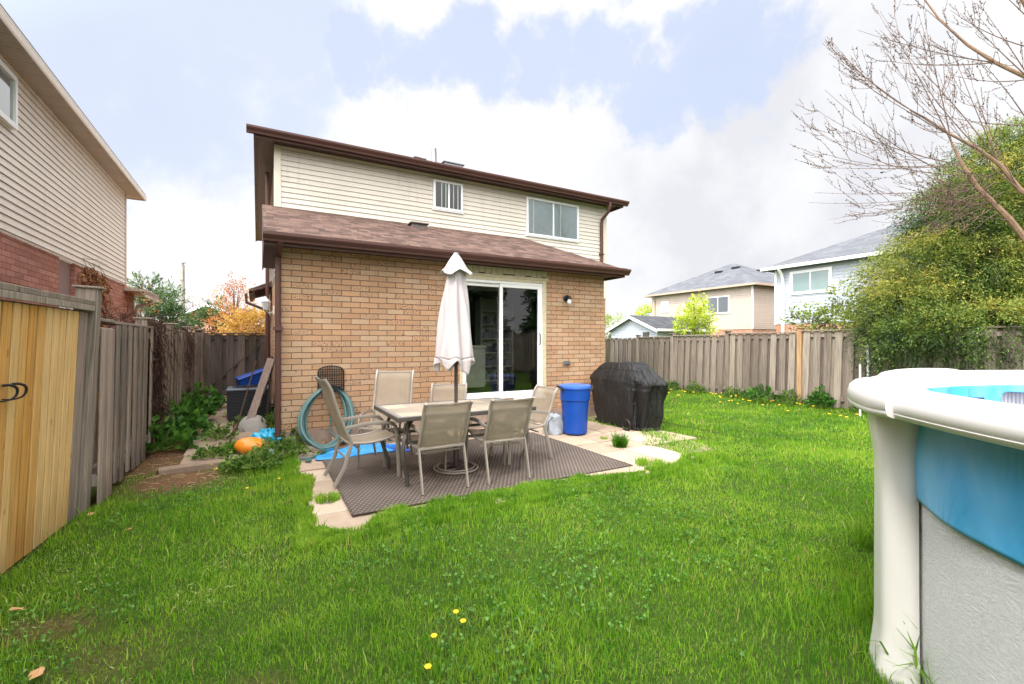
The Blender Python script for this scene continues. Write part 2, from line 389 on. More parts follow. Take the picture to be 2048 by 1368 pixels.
def ground_fn(s):
    x, y, z = s.xyz(); n = s.noise(1.6, detail=5.); g = s.noise(45., detail=6., rough=.75)
    soil = s.ramp(g, [(.3, hx('4c3626')), (.5, hx('73553e')), (.7, hx('94735a'))])
    turf = s.ramp(g, [(.3, hx('30431a')), (.55, hx('496024')), (.75, hx('686c38'))])
    c = s.mix(s.attr('soil'), turf, soil)
    return {'c': c, 'r': .95, 's': .1, 'n': s.bump(g, .9, .03)}
M['ground'] = material('lawn_soil', ground_fn)
def grass_fn(s):
    rv = s.attr(); big = s.mr(s.noise(.8, s.scl(1, 1, 0), 3., .5), .3, .7); med = s.mr(s.noise(3.6, s.scl(1, 1, 0), 4.), .3, .7)
    c = s.ramp(s.m('ADD', s.m('MULTIPLY', rv, .5), s.m('MULTIPLY', s.m('ADD', s.m('MULTIPLY', big, .6), s.m('MULTIPLY', med, .4)), .5)),
               [(.2, hx('45731b')), (.4, hx('649823')), (.6, hx('89b131')), (.84, hx('b3c64c'))])
    dry = s.m('GREATER_THAN', rv, .968)
    c = s.mix(dry, c, hx('b5a86a'))
    p = s.n('ShaderNodeBsdfPrincipled', {'Base Color': c, 'Roughness': .5, 'Specular IOR Level': .35})
    t = s.n('ShaderNodeBsdfTranslucent', {'Color': s.bright(c, 1.25)})
    return {'shader': s.n('ShaderNodeMixShader', {0: .48, 1: p.outputs[0], 2: t.outputs[0]}).outputs[0]}
M['grass'] = material('grass_blades', grass_fn)
def leaf_mat(name, pts, trans=.35, rough=.5, bs=0):
    def fn(s):
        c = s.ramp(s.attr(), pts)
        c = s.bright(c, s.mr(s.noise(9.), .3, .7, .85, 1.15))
        p = s.n('ShaderNodeBsdfPrincipled', {'Base Color': c, 'Roughness': rough, 'Specular IOR Level': .3})
        t = s.n('ShaderNodeBsdfTranslucent', {'Color': s.bright(c, 1.2)})
        return {'shader': s.n('ShaderNodeMixShader', {0: trans, 1: p.outputs[0], 2: t.outputs[0]}).outputs[0]}
    return material(name, fn)
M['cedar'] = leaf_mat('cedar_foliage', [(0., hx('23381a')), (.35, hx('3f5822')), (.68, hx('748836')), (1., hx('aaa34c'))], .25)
M['broad'] = leaf_mat('broad_leaves', [(0., hx('28501a')), (.5, hx('406e26')), (1., hx('66923a'))])
M['weed'] = leaf_mat('weed_leaves', [(0., hx('34551d')), (.5, hx('55782c')), (1., hx('82984a'))])
M['clover'] = leaf_mat('clover_leaves', [(0., hx('446e26')), (.5, hx('588434')), (1., hx('739c44'))])
M['lime'] = leaf_mat('lime_leaves', [(0., hx('8fa32a')), (.5, hx('b4c23c')), (1., hx('d2d85a'))])
M['rust_leaf'] = leaf_mat('rust_leaves', [(0., hx('9a5a34')), (.5, hx('b9743c')), (1., hx('cf9a52'))])
M['gold_leaf'] = leaf_mat('golden_leaves', [(0., hx('9c7238')), (.5, hx('b98f42')), (1., hx('c4a75a'))])
M['pine'] = leaf_mat('pine_needles', [(0., hx('2c4427')), (.5, hx('44613a')), (1., hx('66804a'))], .2)
M['lilac_leaf'] = leaf_mat('young_shrub_leaves', [(0., hx('5c3b44')), (.25, hx('6f7d3a')), (.6, hx('8ea446')), (1., hx('b3bf62'))])
M['dead_leaf'] = leaf_mat('dead_leaves', [(0., hx('6e4526')), (.5, hx('96603a')), (1., hx('c29668'))], .1)
M['vine'] = plain('dry_vine_stems', hx('4a3328'), .9, rnd=.4)
M['bark'] = plain('tan_bark', hx('8a705a'), .9, var=.3, vs=14, bump=.4, bs=40)
M['twig'] = plain('brown_twigs', hx('6d584c'), .85, rnd=.3)
M['dark_bark'] = plain('dark_bark', hx('4d3d31'), .9, var=.3, vs=14)
def sling_fn(s):
    x, y, z = s.xyz()
    w1 = s.m('SINE', s.m('MULTIPLY', x, 2*math.pi/.006)); w2 = s.m('SINE', s.m('MULTIPLY', s.m('ADD', y, z), 2*math.pi/.006))
    wv = s.m('MULTIPLY', w1, w2)
    c = s.bright(s.comb(*hx('ab9d8a')), s.mr(s.noise(5., detail=4.), .3, .7, .9, 1.08))
    p = s.n('ShaderNodeBsdfPrincipled', {'Base Color': s.bright(c, s.mr(wv, -1., 1., .88, 1.1)), 'Roughness': .7})
    tr = s.n('ShaderNodeBsdfTransparent', {'Color': (1, 1, 1, 1)}); tl = s.n('ShaderNodeBsdfTranslucent', {'Color': c})
    m1 = s.n('ShaderNodeMixShader', {0: .3, 1: p.outputs[0], 2: tl.outputs[0]})
    return {'shader': s.n('ShaderNodeMixShader', {0: .36, 1: m1.outputs[0], 2: tr.outputs[0]}).outputs[0]}
M['sling'] = material('mesh_sling_fabric', sling_fn)
M['chair_metal'] = plain('taupe_metal', hx('93897f'), .4, .15, var=.08)
M['table_metal'] = plain('dark_taupe_metal', hx('55504c'), .4, .3, var=.1)
def tile_fn(s):
    x, y, z = s.xyz(); fx, fy, e, rv, rc = s.cells(x, y, .305, .305, 0.)
    n = s.noise(5., s.scl(1, 2.5, 1), 6., .65, 1.2)
    c = s.ramp(s.m('ADD', s.m('MULTIPLY', rv, .45), s.m('MULTIPLY', n, .6)), [(.2, hx('857a70')), (.45, hx('a29689')), (.65, hx('bba994')), (.9, hx('8f877e'))])
    edge = s.m('MAXIMUM', s.m('GREATER_THAN', s.m('ABSOLUTE', s.m('SUBTRACT', x, .7565)), .69), s.m('GREATER_THAN', s.m('ABSOLUTE', s.m('SUBTRACT', y, .4785)), .41))
    c = s.mix(edge, c, s.ramp(n, [(.3, hx('6d6c6c')), (.7, hx('8e8a86'))]))
    c = s.mix(s.mr(e, .002, .004, .8, 0.), c, hx('6b6159'))
    return {'c': c, 'r': s.mr(n, .3, .7, .3, .5), 'n': s.bump(n, .15, .004)}
M['tile'] = material('slate_tile', tile_fn)
def rug_fn(s):
    x, y, z = s.xyz(); k = 2*math.pi
    a = s.m('SINE', s.m('MULTIPLY', x, k/.030)); b = s.m('SINE', s.m('MULTIPLY', y, k/.036))
    row = s.m('FLOORED_MODULO', s.m('FLOOR', s.m('DIVIDE', y, .036)), 2.)
    f = s.m('FRACT', s.m('ADD', s.m('DIVIDE', x, .044), s.m('MULTIPLY', row, .5)))
    d = s.m('MULTIPLY', s.mr(s.m('ABSOLUTE', s.m('SUBTRACT', f, .5)), .10, .24, 1., 0.), s.mr(s.m('ABSOLUTE', s.m('SUBTRACT', s.m('FRACT', s.m('DIVIDE', y, .036)), .5)), .22, .40, 1., 0.))
    n = s.noise(2.2, detail=5.); g = s.noise(140., detail=2.)
    c = s.mix(d, hx('554b45'), hx('847a70'))
    c = s.bright(c, s.m('MULTIPLY', s.mr(n, .3, .7, .85, 1.15), s.mr(g, .2, .8, .8, 1.2)))
    return {'c': c, 'r': .85, 's': .2, 'n': s.bump(d, .7, .006)}
M['rug'] = material('woven_outdoor_rug', rug_fn)
M['canopy'] = plain('pale_mauve_canvas', hx('bdb5b5'), .8, var=.05, vs=4, bump=.25, bs=14)
M['pole'] = plain('bronze_pole', hx('4a413e'), .4, .3)
M['blue_bin'] = plain('blue_plastic', hx('08439a'), .38, var=.08, vs=5)
M['blue_lid'] = plain('blue_lid_plastic', hx('3a67c4'), .35, var=.12, vs=30)
def cover_fn(s):
    n = s.noise(5., detail=5.); w = s.noise(1., s.scl(9, 9, 3.), 4., .6, 1.0)
    return {'c': s.ramp(n, [(.3, hx('0d0d0e')), (.7, hx('151516'))]), 'r': s.mr(n, .3, .7, .45, .62), 's': .5, 'n': s.bump(s.m('ADD', w, s.m('MULTIPLY', s.noise(400.), .08)), .9, .05)}
M['cover'] = material('black_vinyl_cover', cover_fn)
M['tarp'] = material('blue_tarp', lambda s: {'c': s.ramp(s.noise(8., detail=5.), [(.3, hx('2787cc')), (.7, hx('4aa8e4'))]), 'r': .35, 'n': s.bump(s.noise(9., detail=4., dist=1.5), .9, .03)})
M['tarp_under'] = material('deep_blue_tarp', lambda s: {'c': s.ramp(s.noise(8., detail=5.), [(.3, hx('0f56b8')), (.7, hx('1c74dc'))]), 'r': .35, 'n': s.bump(s.noise(9., detail=4., dist=1.5), .9, .03)})
M['hose'] = plain('teal_hose', hx('4e6d6b'), .55, var=.12)
M['orange'] = plain('orange_plastic', hx('e08420'), .35, var=.15, vs=12)
M['turquoise'] = plain('turquoise_bag', hx('2f9fc4'), .4, var=.2, vs=12, bump=.6, bs=20)
M['litter'] = plain('white_wrapper', hx('b9c3c6'), .5, var=.3, vs=20, bump=.6, bs=30)
M['grey_bag'] = plain('grey_bag', hx('8d9299'), .6, var=.25, vs=12, bump=.6, bs=18)
M['ac_black'] = plain('ac_dark_metal', hx('25272b'), .45, .3)
M['ac_top'] = plain('ac_top_metal', hx('5a6068'), .4, .3)
M['concrete'] = plain('concrete_grey', hx('a29d96'), .9, var=.15, bump=.3, bs=30)
M['petal'] = plain('dandelion_yellow', hx('f0c418'), .7, var=.15, vs=200)
M['stem'] = plain('flower_stem', hx('7d9440'), .6)
def pool_white_fn(s):
    n = s.noise(3., detail=4.)
    sc_ = s.mr(s.noise(1., s.scl(60, 60, 14), 3., .7, 2.), .70, .74, 0., .16)
    return {'c': s.mix(sc_, s.bright(s.comb(*hx('dcd9d6')), s.mr(n, .3, .7, .97, 1.02)), hx('b9b0a6')), 'r': .3, 's': .4}
M['pool_white'] = material('white_resin', pool_white_fn)
def pool_wall_fn(s):
    p = s.scl(1, 1, 1)
    w = s.n('ShaderNodeTexNoise', {'Vector': s.scl(5, 5, 15), 'Scale': 2.6, 'Detail': 6., 'Roughness': .7, 'Distortion': 2.2}).outputs[0]
    f = s.noise(75., s.scl(1, 1, 2.4), 5., .7, 1.)
    cr = s.mr(s.m('ABSOLUTE', s.m('SUBTRACT', w, .5)), .0, .016, .5, 0.)
    c = s.mix(cr, s.bright(s.comb(*hx('f4f5f6')), s.mr(f, .3, .7, .9, 1.04)), hx('85898e'))
    return {'c': c, 'r': .5, 's': .4, 'n': s.bump(s.m('ADD', s.m('MULTIPLY', w, 1.4), f), .9, .012)}
M['pool_wall'] = material('embossed_white_steel', pool_wall_fn)
M['liner'] = material('blue_liner', lambda s: {'c': s.ramp(s.noise(1.7, s.scl(1, 1, .6), 3., .5, 1.), [(.3, hx('2a9ad6')), (.7, hx('74bdec'))]), 'r': .34, 's': .45, 'n': s.bump(s.noise(3.2, s.scl(1, 1, .5), 3., .5, 1.5), .35, .05)})
def ribbed_fn(s):
    x, y, z = s.xyz(); a = s.m('ARCTAN2', s.m('SUBTRACT', y, 0.), x)
    w = s.m('SINE', s.m('MULTIPLY', a, 420.))
    return {'c': s.mix(s.mr(w, -1., 1., 0., 1.), hx('8d8f9a'), hx('b9bac2')), 'r': .5, 'n': s.bump(w, .5, .01)}
M['ribbed'] = material('ribbed_grey_wall', ribbed_fn)
M['teal'] = plain('pale_teal_plastic', hx('9fc9cc'), .4)
M['lantern_glass'] = plain('frosted_lamp_glass', hx('c9ccd0'), .3)
M['flesh'] = plain('bookshelf_white', hx('a8a896'), .6)
M['blanket'] = plain('item_mix', hx('6d6a72'), .7, rnd=.6)

# ---------------------------------------------------------------- ground (soil shows where the grass has gone)
def vnoise(x, y, sc_, seed=0):
    rs = np.random.RandomState(seed); T = rs.rand(256, 256)
    a = np.asarray(x)*sc_+100; b = np.asarray(y)*sc_+100; i = np.floor(a).astype(int); j = np.floor(b).astype(int); fa = a-i; fb = b-j
    fa = fa*fa*(3-2*fa); fb = fb*fb*(3-2*fb); g = lambda p, q: T[p % 256, q % 256]
    return (g(i, j)*(1-fa)+g(i+1, j)*fa)*(1-fb)+(g(i, j+1)*(1-fa)+g(i+1, j+1)*fa)*fb
def soil_amount(x, y):
    """0 turf .. 1 bare soil"""
    x = np.asarray(x, float); y = np.asarray(y, float); u = CU*x+SU*y; v = -SU*x+CU*y
    n = vnoise(x, y, 2.1, 5)*.6+vnoise(x, y, 6.3, 6)*.4
    a = np.clip((v-5.75)/.5, 0, 1)*np.clip((.45-u)/.3, 0, 1)                              # side alley
    b = np.exp(-(((u+.70)/.42)**2+((v-5.85)/.50)**2))*1.25                                # scuffed patch at its mouth
    c = np.exp(-(((x+1.85)/.28)**2+((y-2.0)/.3)**2))*.3+np.exp(-(((x+1.0)/.16)**2+((y-1.83)/.14)**2))*.8+np.exp(-(((x+2.35)/.2)**2+((y-2.25)/.12)**2))*.6
    return np.clip(np.maximum(np.maximum(a, b), c)+(n-.5)*.9*((a+b+c) > .12), 0, 1)
gx = np.concatenate([np.array([-900, -300, -100, -40, -20]), np.linspace(-10, 14, 241), np.array([20, 40, 100, 300, 900])])
gy = np.concatenate([np.array([-900, -200, -40, -8]), np.linspace(-2, 16, 181), np.array([20, 40, 100, 300, 900])])
GX, GY = np.meshgrid(gx, gy); inner = (GX > -9.9) & (GX < 13.9) & (GY > -1.9) & (GY < 15.9)
GZ = np.where(inner, (vnoise(GX, GY, .8, 1)-.5)*.05+(vnoise(GX, GY, 2.7, 2)-.5)*.02-.012, -.012)
Ug = CU*GX+SU*GY; Vg = -SU*GX+CU*GY
flat = (Ug > .2) & (Vg > 3.3)
GZ = np.where(flat & (Ug < 6.2) & (Vg < 20), -.045, GZ)
V = np.stack([GX.ravel(), GY.ravel(), GZ.ravel()], 1); nxg = len(gx)
ii, jj = np.meshgrid(np.arange(nxg-1), np.arange(len(gy)-1)); b0 = (jj*nxg+ii).ravel()
F = np.stack([b0, b0+1, b0+1+nxg, b0+nxg], 1)
go = arr_mesh('ground', V, F, np.zeros(len(F)), M['ground'], smooth=True); struct(go)
at = go.data.attributes.new('soil', 'FLOAT', 'POINT'); at.data.foreach_set('value', soil_amount(V[:, 0], V[:, 1]).astype(np.float32))
def gz(x, y):
    u, v = UV(x, y)
    if .2 < u < 6.2 and v > 3.3: return -.01
    return float((vnoise(x, y, .8, 1)-.5)*.05+(vnoise(x, y, 2.7, 2)-.5)*.02-.012)

# patio slabs
random.seed(4)
mb = MB(); PU, PV, ST = .38, 3.50, .475
def in_patio(u, v):
    edge = 4.75 if v < 4.4 else 5.45
    return PU < u < edge
for i in range(12):
    for j in range(8):
        u0, v0 = PU+i*ST, PV+j*ST; 
        if not in_patio(u0+ST/2, v0+ST/2) or v0 > 6.6: continue
        if j == 0 and i > 8: continue
        v1 = min(v0+ST-.008, 6.68); z = random.uniform(-.006, .006); t = random.uniform(-.005, .005)
        g = .004+random.uniform(0, .006)
        mb.hexa([(u0+g, v0+g, -.05), (u0+ST-g, v0+g, -.05), (u0+ST-g, v1, -.05), (u0+g, v1, -.05), (u0+g, v0+g, z), (u0+ST-g, v0+g, z+t), (u0+ST-g, v1, z+t), (u0+g, v1, z)])
mb.box(PU+.01, 5.44, 3.94, 6.67, -.06, -.022, .1)
po = mb.build('patio', M['paver'], bevel=.006, off=(0, 0, 0)); po.rotation_euler = (0, 0, RZ); struct(po)
# alley pavers
mb = MB()
for k in range(14):
    for q in range(2):
        u0 = -.78+q*.46+random.uniform(-.02, .02); v0 = 6.35+k*.47
        if k < 2: u0 -= .0
        z = random.uniform(.0, .02)
        mb.hexa([(u0, v0, -.06), (u0+.445, v0, -.06), (u0+.445, v0+.455, -.06), (u0, v0+.455, -.06), (u0, v0, z), (u0+.445, v0, z+.008), (u0+.445, v0+.455, z), (u0, v0+.455, z+.004)])
mb.hexa([(-.92, 6.05, -.05), (-.1, 6.16, -.05), (-.1, 6.30, -.05), (-.95, 6.2, -.05), (-.92, 6.05, .035), (-.1, 6.16, .04), (-.1, 6.30, .04), (-.95, 6.2, .035)])
o = mb.build('path', M['old_paver'], bevel=.01); o.rotation_euler = (0, 0, RZ); struct(o)
# ---------------------------------------------------------------- main house
U0, V0 = .268, 6.69            # corner of the single-storey brick part
U1, VU, U2 = 5.766, 8.72, 7.565
house = thing('brick_house', 'two storey house, tan brick below and cream siding above, glass door opening to the patio', 'house', W(U0, V0), RZ)
OF = (-U0, -V0, 0)
def hb(mb, name, mat, parent=house, **k): return mb.build(name, mat, parent, off=OF, **k)
DU0, DU1, DZ0, DZ1 = 2.80, 4.44, .455, 2.475
mb = MB()
mb.box(U0, DU0, V0, V0+.12, .21, 2.70); mb.box(DU1, U1, V0, V0+.12, .21, 2.70)
mb.box(DU0, DU1, V0, V0+.12, .21, DZ0); mb.box(DU0, DU1, V0+.03, V0+.12, DZ1, 2.70)
mb.box(U0, U0+.12, V0+.12, VU, .21, 2.70); mb.box(U1-.12, U1, V0+.12, VU, .21, 2.70)
mb.box(U0, U0+.12, VU, 17., .21, 2.50)
mb.box(U1, U2, VU, VU+.12, .0, 2.50); mb.box(U2-.12, U2, VU+.12, 17., .0, 2.50)
hb(mb, 'brick_wall', M['brick'])
mb = MB(); mb.box(U0-.01, U1+.01, V0-.012, V0+.14, -.1, .207); mb.box(U0-.01, U0+.13, V0+.14, 17, -.1, .207)
hb(mb, 'foundation', M['foundation'])
# lapped siding, real courses
def lap_wall(mb, u0, u1, v, z0, z1, exp, axis='u', lip=.012, sgn=-1):
    k0 = int(math.floor(z0/exp))
    k = k0
    while k*exp < z1:
        a = max(k*exp, z0); b = min((k+1)*exp, z1)
        fa = (a-k*exp)/exp; fb = (b-k*exp)/exp
        oa = lip*(1-fa); ob = lip*(1-fb)*1.0
        if axis == 'u':
            P = [(u0, v+sgn*oa, a), (u1, v+sgn*oa, a), (u1, v+sgn*ob, b), (u0, v+sgn*ob, b), (u0, v, a), (u1, v, a)]
        else:
            P = [(v+sgn*oa, u0, a), (v+sgn*oa, u1, a), (v+sgn*ob, u1, b), (v+sgn*ob, u0, b), (v, u0, a), (v, u1, a)]
        mb.add(P, [(0, 1, 2, 3), (4, 5, 1, 0)], .5)
        k += 1
mb = MB(); lap_wall(mb, U0, U2, VU, 2.50, 4.77, EXP)
lap_wall(mb, VU, 17., U2, 2.50, 4.77, EXP, 'v', sgn=1)
mb.box(U0+.01, U2-.01, VU+.001, VU+.12, 2.50, 4.77)
hb(mb, 'siding_wall', M['siding'])
mb = MB(); lap_wall(mb, VU, 17., U0, 2.50, 4.77, EXP, 'v', sgn=-1)
hb(mb, 'side_siding_wall', M['siding'])
mb = MB()
for (u, v, z0) in ((U0, VU, 3.66), (U2, VU, 2.48)):
    s_ = -1 if u == U0 else 1
    mb.box(min(u-s_*.085, u+s_*.022), max(u-s_*.085, u+s_*.022), VU-.022, VU, z0, 4.765, .5)
    mb.box(min(u, u+s_*.022), max(u, u+s_*.022), VU, VU+.09, z0, 4.765, .5)
    hb(mb, 'corner_trim', M['trim_cream'], bevel=.003); mb = MB()
mb.box(U0+.09, U2-.09, VU-.018, VU, 4.73, 4.765, .5)
hb(mb, 'frieze_board', M['trim_cream'], bevel=.003)
# lower pent roof
EL, ER, EV, EZ = .068, 6.04, 6.40, 2.765; HZ, HU = 3.72, 5.225
sl = (HZ-EZ)/(VU-EV)
mb = MB(); T = .035
top = [(EL, EV, EZ), (ER, EV, EZ), (HU, VU, HZ), (EL, VU, HZ)]
mb.add(top+[(a, b, c-T) for a, b, c in top], [(0, 1, 2, 3), (7, 6, 5, 4), (0, 4, 5, 1), (3, 7, 4, 0), (2, 6, 7, 3)])
sd = [(ER, EV, EZ), (ER, VU, EZ), (HU, VU, HZ)]
mb.add(sd+[(a, b, c-T) for a, b, c in sd], [(0, 1, 2), (5, 4, 3), (0, 3, 4, 1)])
pent = hb(mb, 'pent_roof', M['shingle'])
# ragged shingle drip edge
mb = MB(); x = EL
while x < ER-.05:
    w = random.uniform(.1, .22); mb.box(x, min(x+w, ER+.02), EV-.035+random.uniform(-.006, .006), EV+.10, EZ+.003+random.uniform(0, .003), EZ+.014); x += w
hb(mb, 'drip_edge', M['shingle'], pent)
mb = MB(); mb.box(2.52, 2.80, 8.30, 8.52, 3.55, 3.625); mb.box(2.48, 2.84, 8.24, 8.55, 3.625, 3.645)
hb(mb, 'roof_vent', M['vent'], pent, bevel=.006)
def gutter_profile(x0, x1, v, z, w=.105, h=.105):   # K-style trough running along u, front towards -v
    return [(0, 0), (-w*.55, 0), (-w*.62, .25*h), (-w*.9, .55*h), (-w, .72*h), (-w, h), (-w+.008, h), (-w+.010, .75*h), (-w*.55, .3*h), (-w*.5, .02), (-.006, .02), (-.006, h), (0, h)]
def gutter_u(mb, x0, x1, v, z):
    pr = gutter_profile(0, 0, 0, 0); mb.prism([(x0, v+a, z+b) for a, b in pr][::-1], (x1-x0, 0, 0), .5)
def gutter_v(mb, y0, y1, u, z, sg):
    pr = gutter_profile(0, 0, 0, 0); mb.prism([(u-sg*a, y0, z+b) for a, b in pr], (0, y1-y0, 0), .5)
mb = MB(); gutter_u(mb, EL-.01, ER+.06, EV+.01, EZ-.112)
hb(mb, 'gutter', M['brown'])
mb = MB(); mb.box(EL, ER, EV+.011, EV+.03, EZ-.15, EZ-.032); mb.box(EL, EL+.018, EV+.03, VU, EZ-.15, EZ-.04)
mb.box(ER-.02, ER, EV+.03, VU, EZ-.15, EZ-.03)
mb.hexa([(EL, EV+.03, EZ-.04), (EL+.018, EV+.03, EZ-.04), (EL+.018, VU, EZ-.04), (EL, VU, EZ-.04), (EL, EV+.03, EZ-.036), (EL+.018, EV+.03, EZ-.036), (EL+.018, VU, HZ-.04), (EL, VU, HZ-.04)])
hb(mb, 'fascia', M['brown'])
mb = MB(); mb.box(EL+.018, ER-.02, EV+.03, V0, 2.648, 2.66); mb.box(EL+.018, U0, V0, VU, 2.648, 2.66); mb.box(U1, ER-.02, V0, VU, 2.648, 2.66)
hb(mb, 'soffit', M['soffit_x'])
# upper roof
AL, AR, AV, AZ, AB = -.055, 7.885, 8.42, 4.87, 17.3
rise = .36*(AR-AL)/2; c0 = (AL+AR)/2; ry0 = AV+(AR-AL)/2; ry1 = AB-(AR-AL)/2
mb = MB(); P = [(AL, AV, AZ), (AR, AV, AZ), (AR, AB, AZ), (AL, AB, AZ), (c0, ry0, AZ+rise), (c0, ry1, AZ+rise)]
mb.add(P+[(a, b, AZ-.03) for a, b, c in P[:4]], [(0, 1, 4), (1, 2, 5, 4), (2, 3, 5), (3, 0, 4, 5), (0, 6, 7, 1), (1, 7, 8, 2), (2, 8, 9, 3), (3, 9, 6, 0), (9, 8, 7, 6)])
roof = hb(mb, 'main_roof', M['shingle'])
def rz_(v): return AZ+.36*(v-AV)
mb = MB()
for (u, v) in ((2.98, 9.5), (3.14, 9.6)):
    mb.box(u-.06, u+.06, v-.06, v+.06, rz_(v)-.05, rz_(v)+.08); mb.box(u-.075, u+.075, v-.08, v+.08, rz_(v)+.08, rz_(v)+.10); hb(mb, 'attic_vent', M['vent'], roof, bevel=.005); mb = MB()
mb = MB(); u, v = 3.34, 9.4; mb.lathe([(.09, 0), (.06, .08), (.055, .10), (.055, .32)], 12, (u, v, rz_(v)-.02)); mb.lathe([(.05, 0), (.05, .09)], 12, (u, v, rz_(v)+.28))
hb(mb, 'flue_pipe', M['grey_metal'], roof, smooth=True)
mb = MB(); u, v = 3.82, 9.6; mb.box(u-.22, u+.22, v-.15, v+.15, rz_(v)-.05, rz_(v)+.08); mb.box(u-.25, u+.25, v-.18, v+.18, rz_(v)+.08, rz_(v)+.105)
hb(mb, 'roof_vent', M['grey_metal'], roof, bevel=.005)
mb = MB(); gutter_u(mb, AL-.1, AR+.1, AV, AZ-.115)
hb(mb, 'gutter', M['brown'])
mb = MB(); gutter_v(mb, AV, AB, AL, AZ-.115, 1)
hb(mb, 'side_gutter', M['brown'])
mb = MB(); mb.box(AL, AR, AV+.001, AV+.02, AZ-.15, AZ-.032); mb.box(AL+.001, AL+.02, AV+.02, AB, AZ-.15, AZ-.032); mb.box(AR-.02, AR, AV+.02, AB, AZ-.15, AZ-.032)
hb(mb, 'fascia', M['brown'])
mb = MB(); mb.box(AL+.02, AR-.02, AV+.02, VU, 4.77, 4.782)
hb(mb, 'soffit', M['soffit_x'])
mb = MB(); mb.box(AL+.02, U0, VU, AB, 4.77, 4.782); mb.box(U2, AR-.02, VU, AB, 4.77, 4.782)
hb(mb, 'side_soffit', M['soffit_y'])
# downspouts
mb = MB()
mb.tube([(7.42, AV-.045, AZ-.11), (7.42, AV-.045, AZ-.20), (7.41, AV+.04, AZ-.34), (7.40, VU-.08, AZ-.45), (7.40, VU-.05, AZ-.56), (7.40, VU-.05, 3.05)], .042, 10, flat=.8)
mb.box(7.345, 7.455, VU-.095, VU-.001, 3.55, 3.58)
hb(mb, 'downspout', M['brown'], smooth=True)
mb = MB(); x = U0-.035; y = V0-.04
mb.tube([(x+.02, EV-.04, EZ-.10), (x+.01, EV+.0, EZ-.17), (x, V0-.05, EZ-.24), (x, y, EZ-.4), (x, y, .35), (x, y, .16)], .038, 8, flat=.8)
mb.box(x-.055, x+.055, y-.05, y+.02, 1.55, 1.60)
hb(mb, 'downspout', M['brown'], smooth=True)
mb = MB(); mb.tube([(U0-.10, VU+1.3, 4.7), (U0-.10, VU+1.3, .4)], .035, 8); hb(mb, 'side_downspout', M['brown'], smooth=True)
# windows
def window(parent, u0, u1, v, z0, z1, build, split=.5, cur='curtain', bars=(), fw=.045, proud=.035, frame_mat='white', sgn=-1):
    """a slider window proud of wall at v (facing -v)"""
    f = MB(); y0, y1 = v-proud, v
    f.box(u0, u1, y0, y1, z1-fw, z1); f.box(u0, u1, y0, y1, z0, z0+fw); f.box(u0, u0+fw, y0, y1, z0+fw, z1-fw); f.box(u1-fw, u1, y0, y1, z0+fw, z1-fw)
    m = u0+(u1-u0)*split; f.box(m-.018, m+.018, y0+.006, y1, z0+fw, z1-fw)
    fo = build(f, 'window', M[frame_mat], parent, bevel=.004)
    b = MB(); b.box(u0+fw, u1-fw, y1-.006, y1-.002, z0+fw, z1-fw, .5); build(b, 'curtain', M[cur], fo)
    for (a, c) in ((u0+fw, m-.018), (m+.018, u1-fw)):
        g = MB(); g.add([(a, y0+.014, z0+fw), (c, y0+.014, z0+fw), (c, y0+.014, z1-fw), (a, y0+.014, z1-fw)], [(0, 1, 2, 3)]); build(g, 'pane', M['glass'], fo)
    if bars:
        for x in bars: k = MB(); k.box(u0+(u1-u0)*x-.009, u0+(u1-u0)*x+.009, y0+.016, y0+.026, z0+fw, z1-fw); build(k, 'window_bar', M['white'], fo)
    return fo
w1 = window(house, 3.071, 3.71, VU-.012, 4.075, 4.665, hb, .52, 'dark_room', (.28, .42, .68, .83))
w1['label'] = 'smaller upstairs slider with bars'
w2 = window(house, 5.25, 6.706, VU-.012, 3.80, 4.655, hb, .5, 'curtain', (.13, .64))
w2['label'] = 'wider upstairs slider with pale blind'
mb = MB(); mb.box(5.25-.02, 6.726, VU-.035, VU-.0125, 3.775, 3.80); hb(mb, 'sill', M['white'], w2, bevel=.004)
mb = MB(); mb.box(3.05, 3.73, VU-.035, VU-.0125, 4.05, 4.075); hb(mb, 'sill', M['white'], w1, bevel=.004)
# patio door: casing, header panel, slider
mb = MB(); y0 = V0-.02
mb.box(DU0-.0, DU0+.05, y0, V0+.10, DZ0, DZ1); mb.box(DU1-.075, DU1, y0, V0+.10, DZ0, DZ1); mb.box(DU0+.05, DU1-.075, y0, V0+.10, DZ1-.055, DZ1)
mb.box(DU0-.02, DU1+.04, y0-.015, V0+.03, DZ1, DZ1+.035)
casing = hb(mb, 'door_casing', M['casing'], bevel=.004)
mb = MB(); x = DU0-.1
while x < DU1+.02:
    mb.box(max(x, DU0-.02), min(x+.103, DU1+.045), V0-.014, V0+.003, DZ1+.047+(.02 if random.random() < .4 else 0), 2.64); x += .110
mb.box(DU0-.02, DU1+.05, y0-.005, V0+.002, DZ1+.036, DZ1+.046)
hp_ = hb(mb, 'header_panel', M['casing'], bevel=.004)
mb = MB(); mb.box(DU0-.02, DU1+.045, V0+.004, V0+.029, DZ1+.036, 2.646); hb(mb, 'panel_backing', M['wood_dark'], hp_)
a, b, z0, z1 = DU0+.05, DU1-.075, DZ0, DZ1-.055; mid = 3.565
mb = MB(); mb.box(a, b, V0-.005, V0+.09, z1-.045, z1); mb.box(a, b, V0-.03, V0+.09, z0, z0+.035); mb.box(a, a+.03, V0-.005, V0+.09, z0+.035, z1-.045); mb.box(b-.03, b, V0-.005, V0+.09, z0+.035, z1-.045)
door = hb(mb, 'sliding_door', M['white'], bevel=.004)
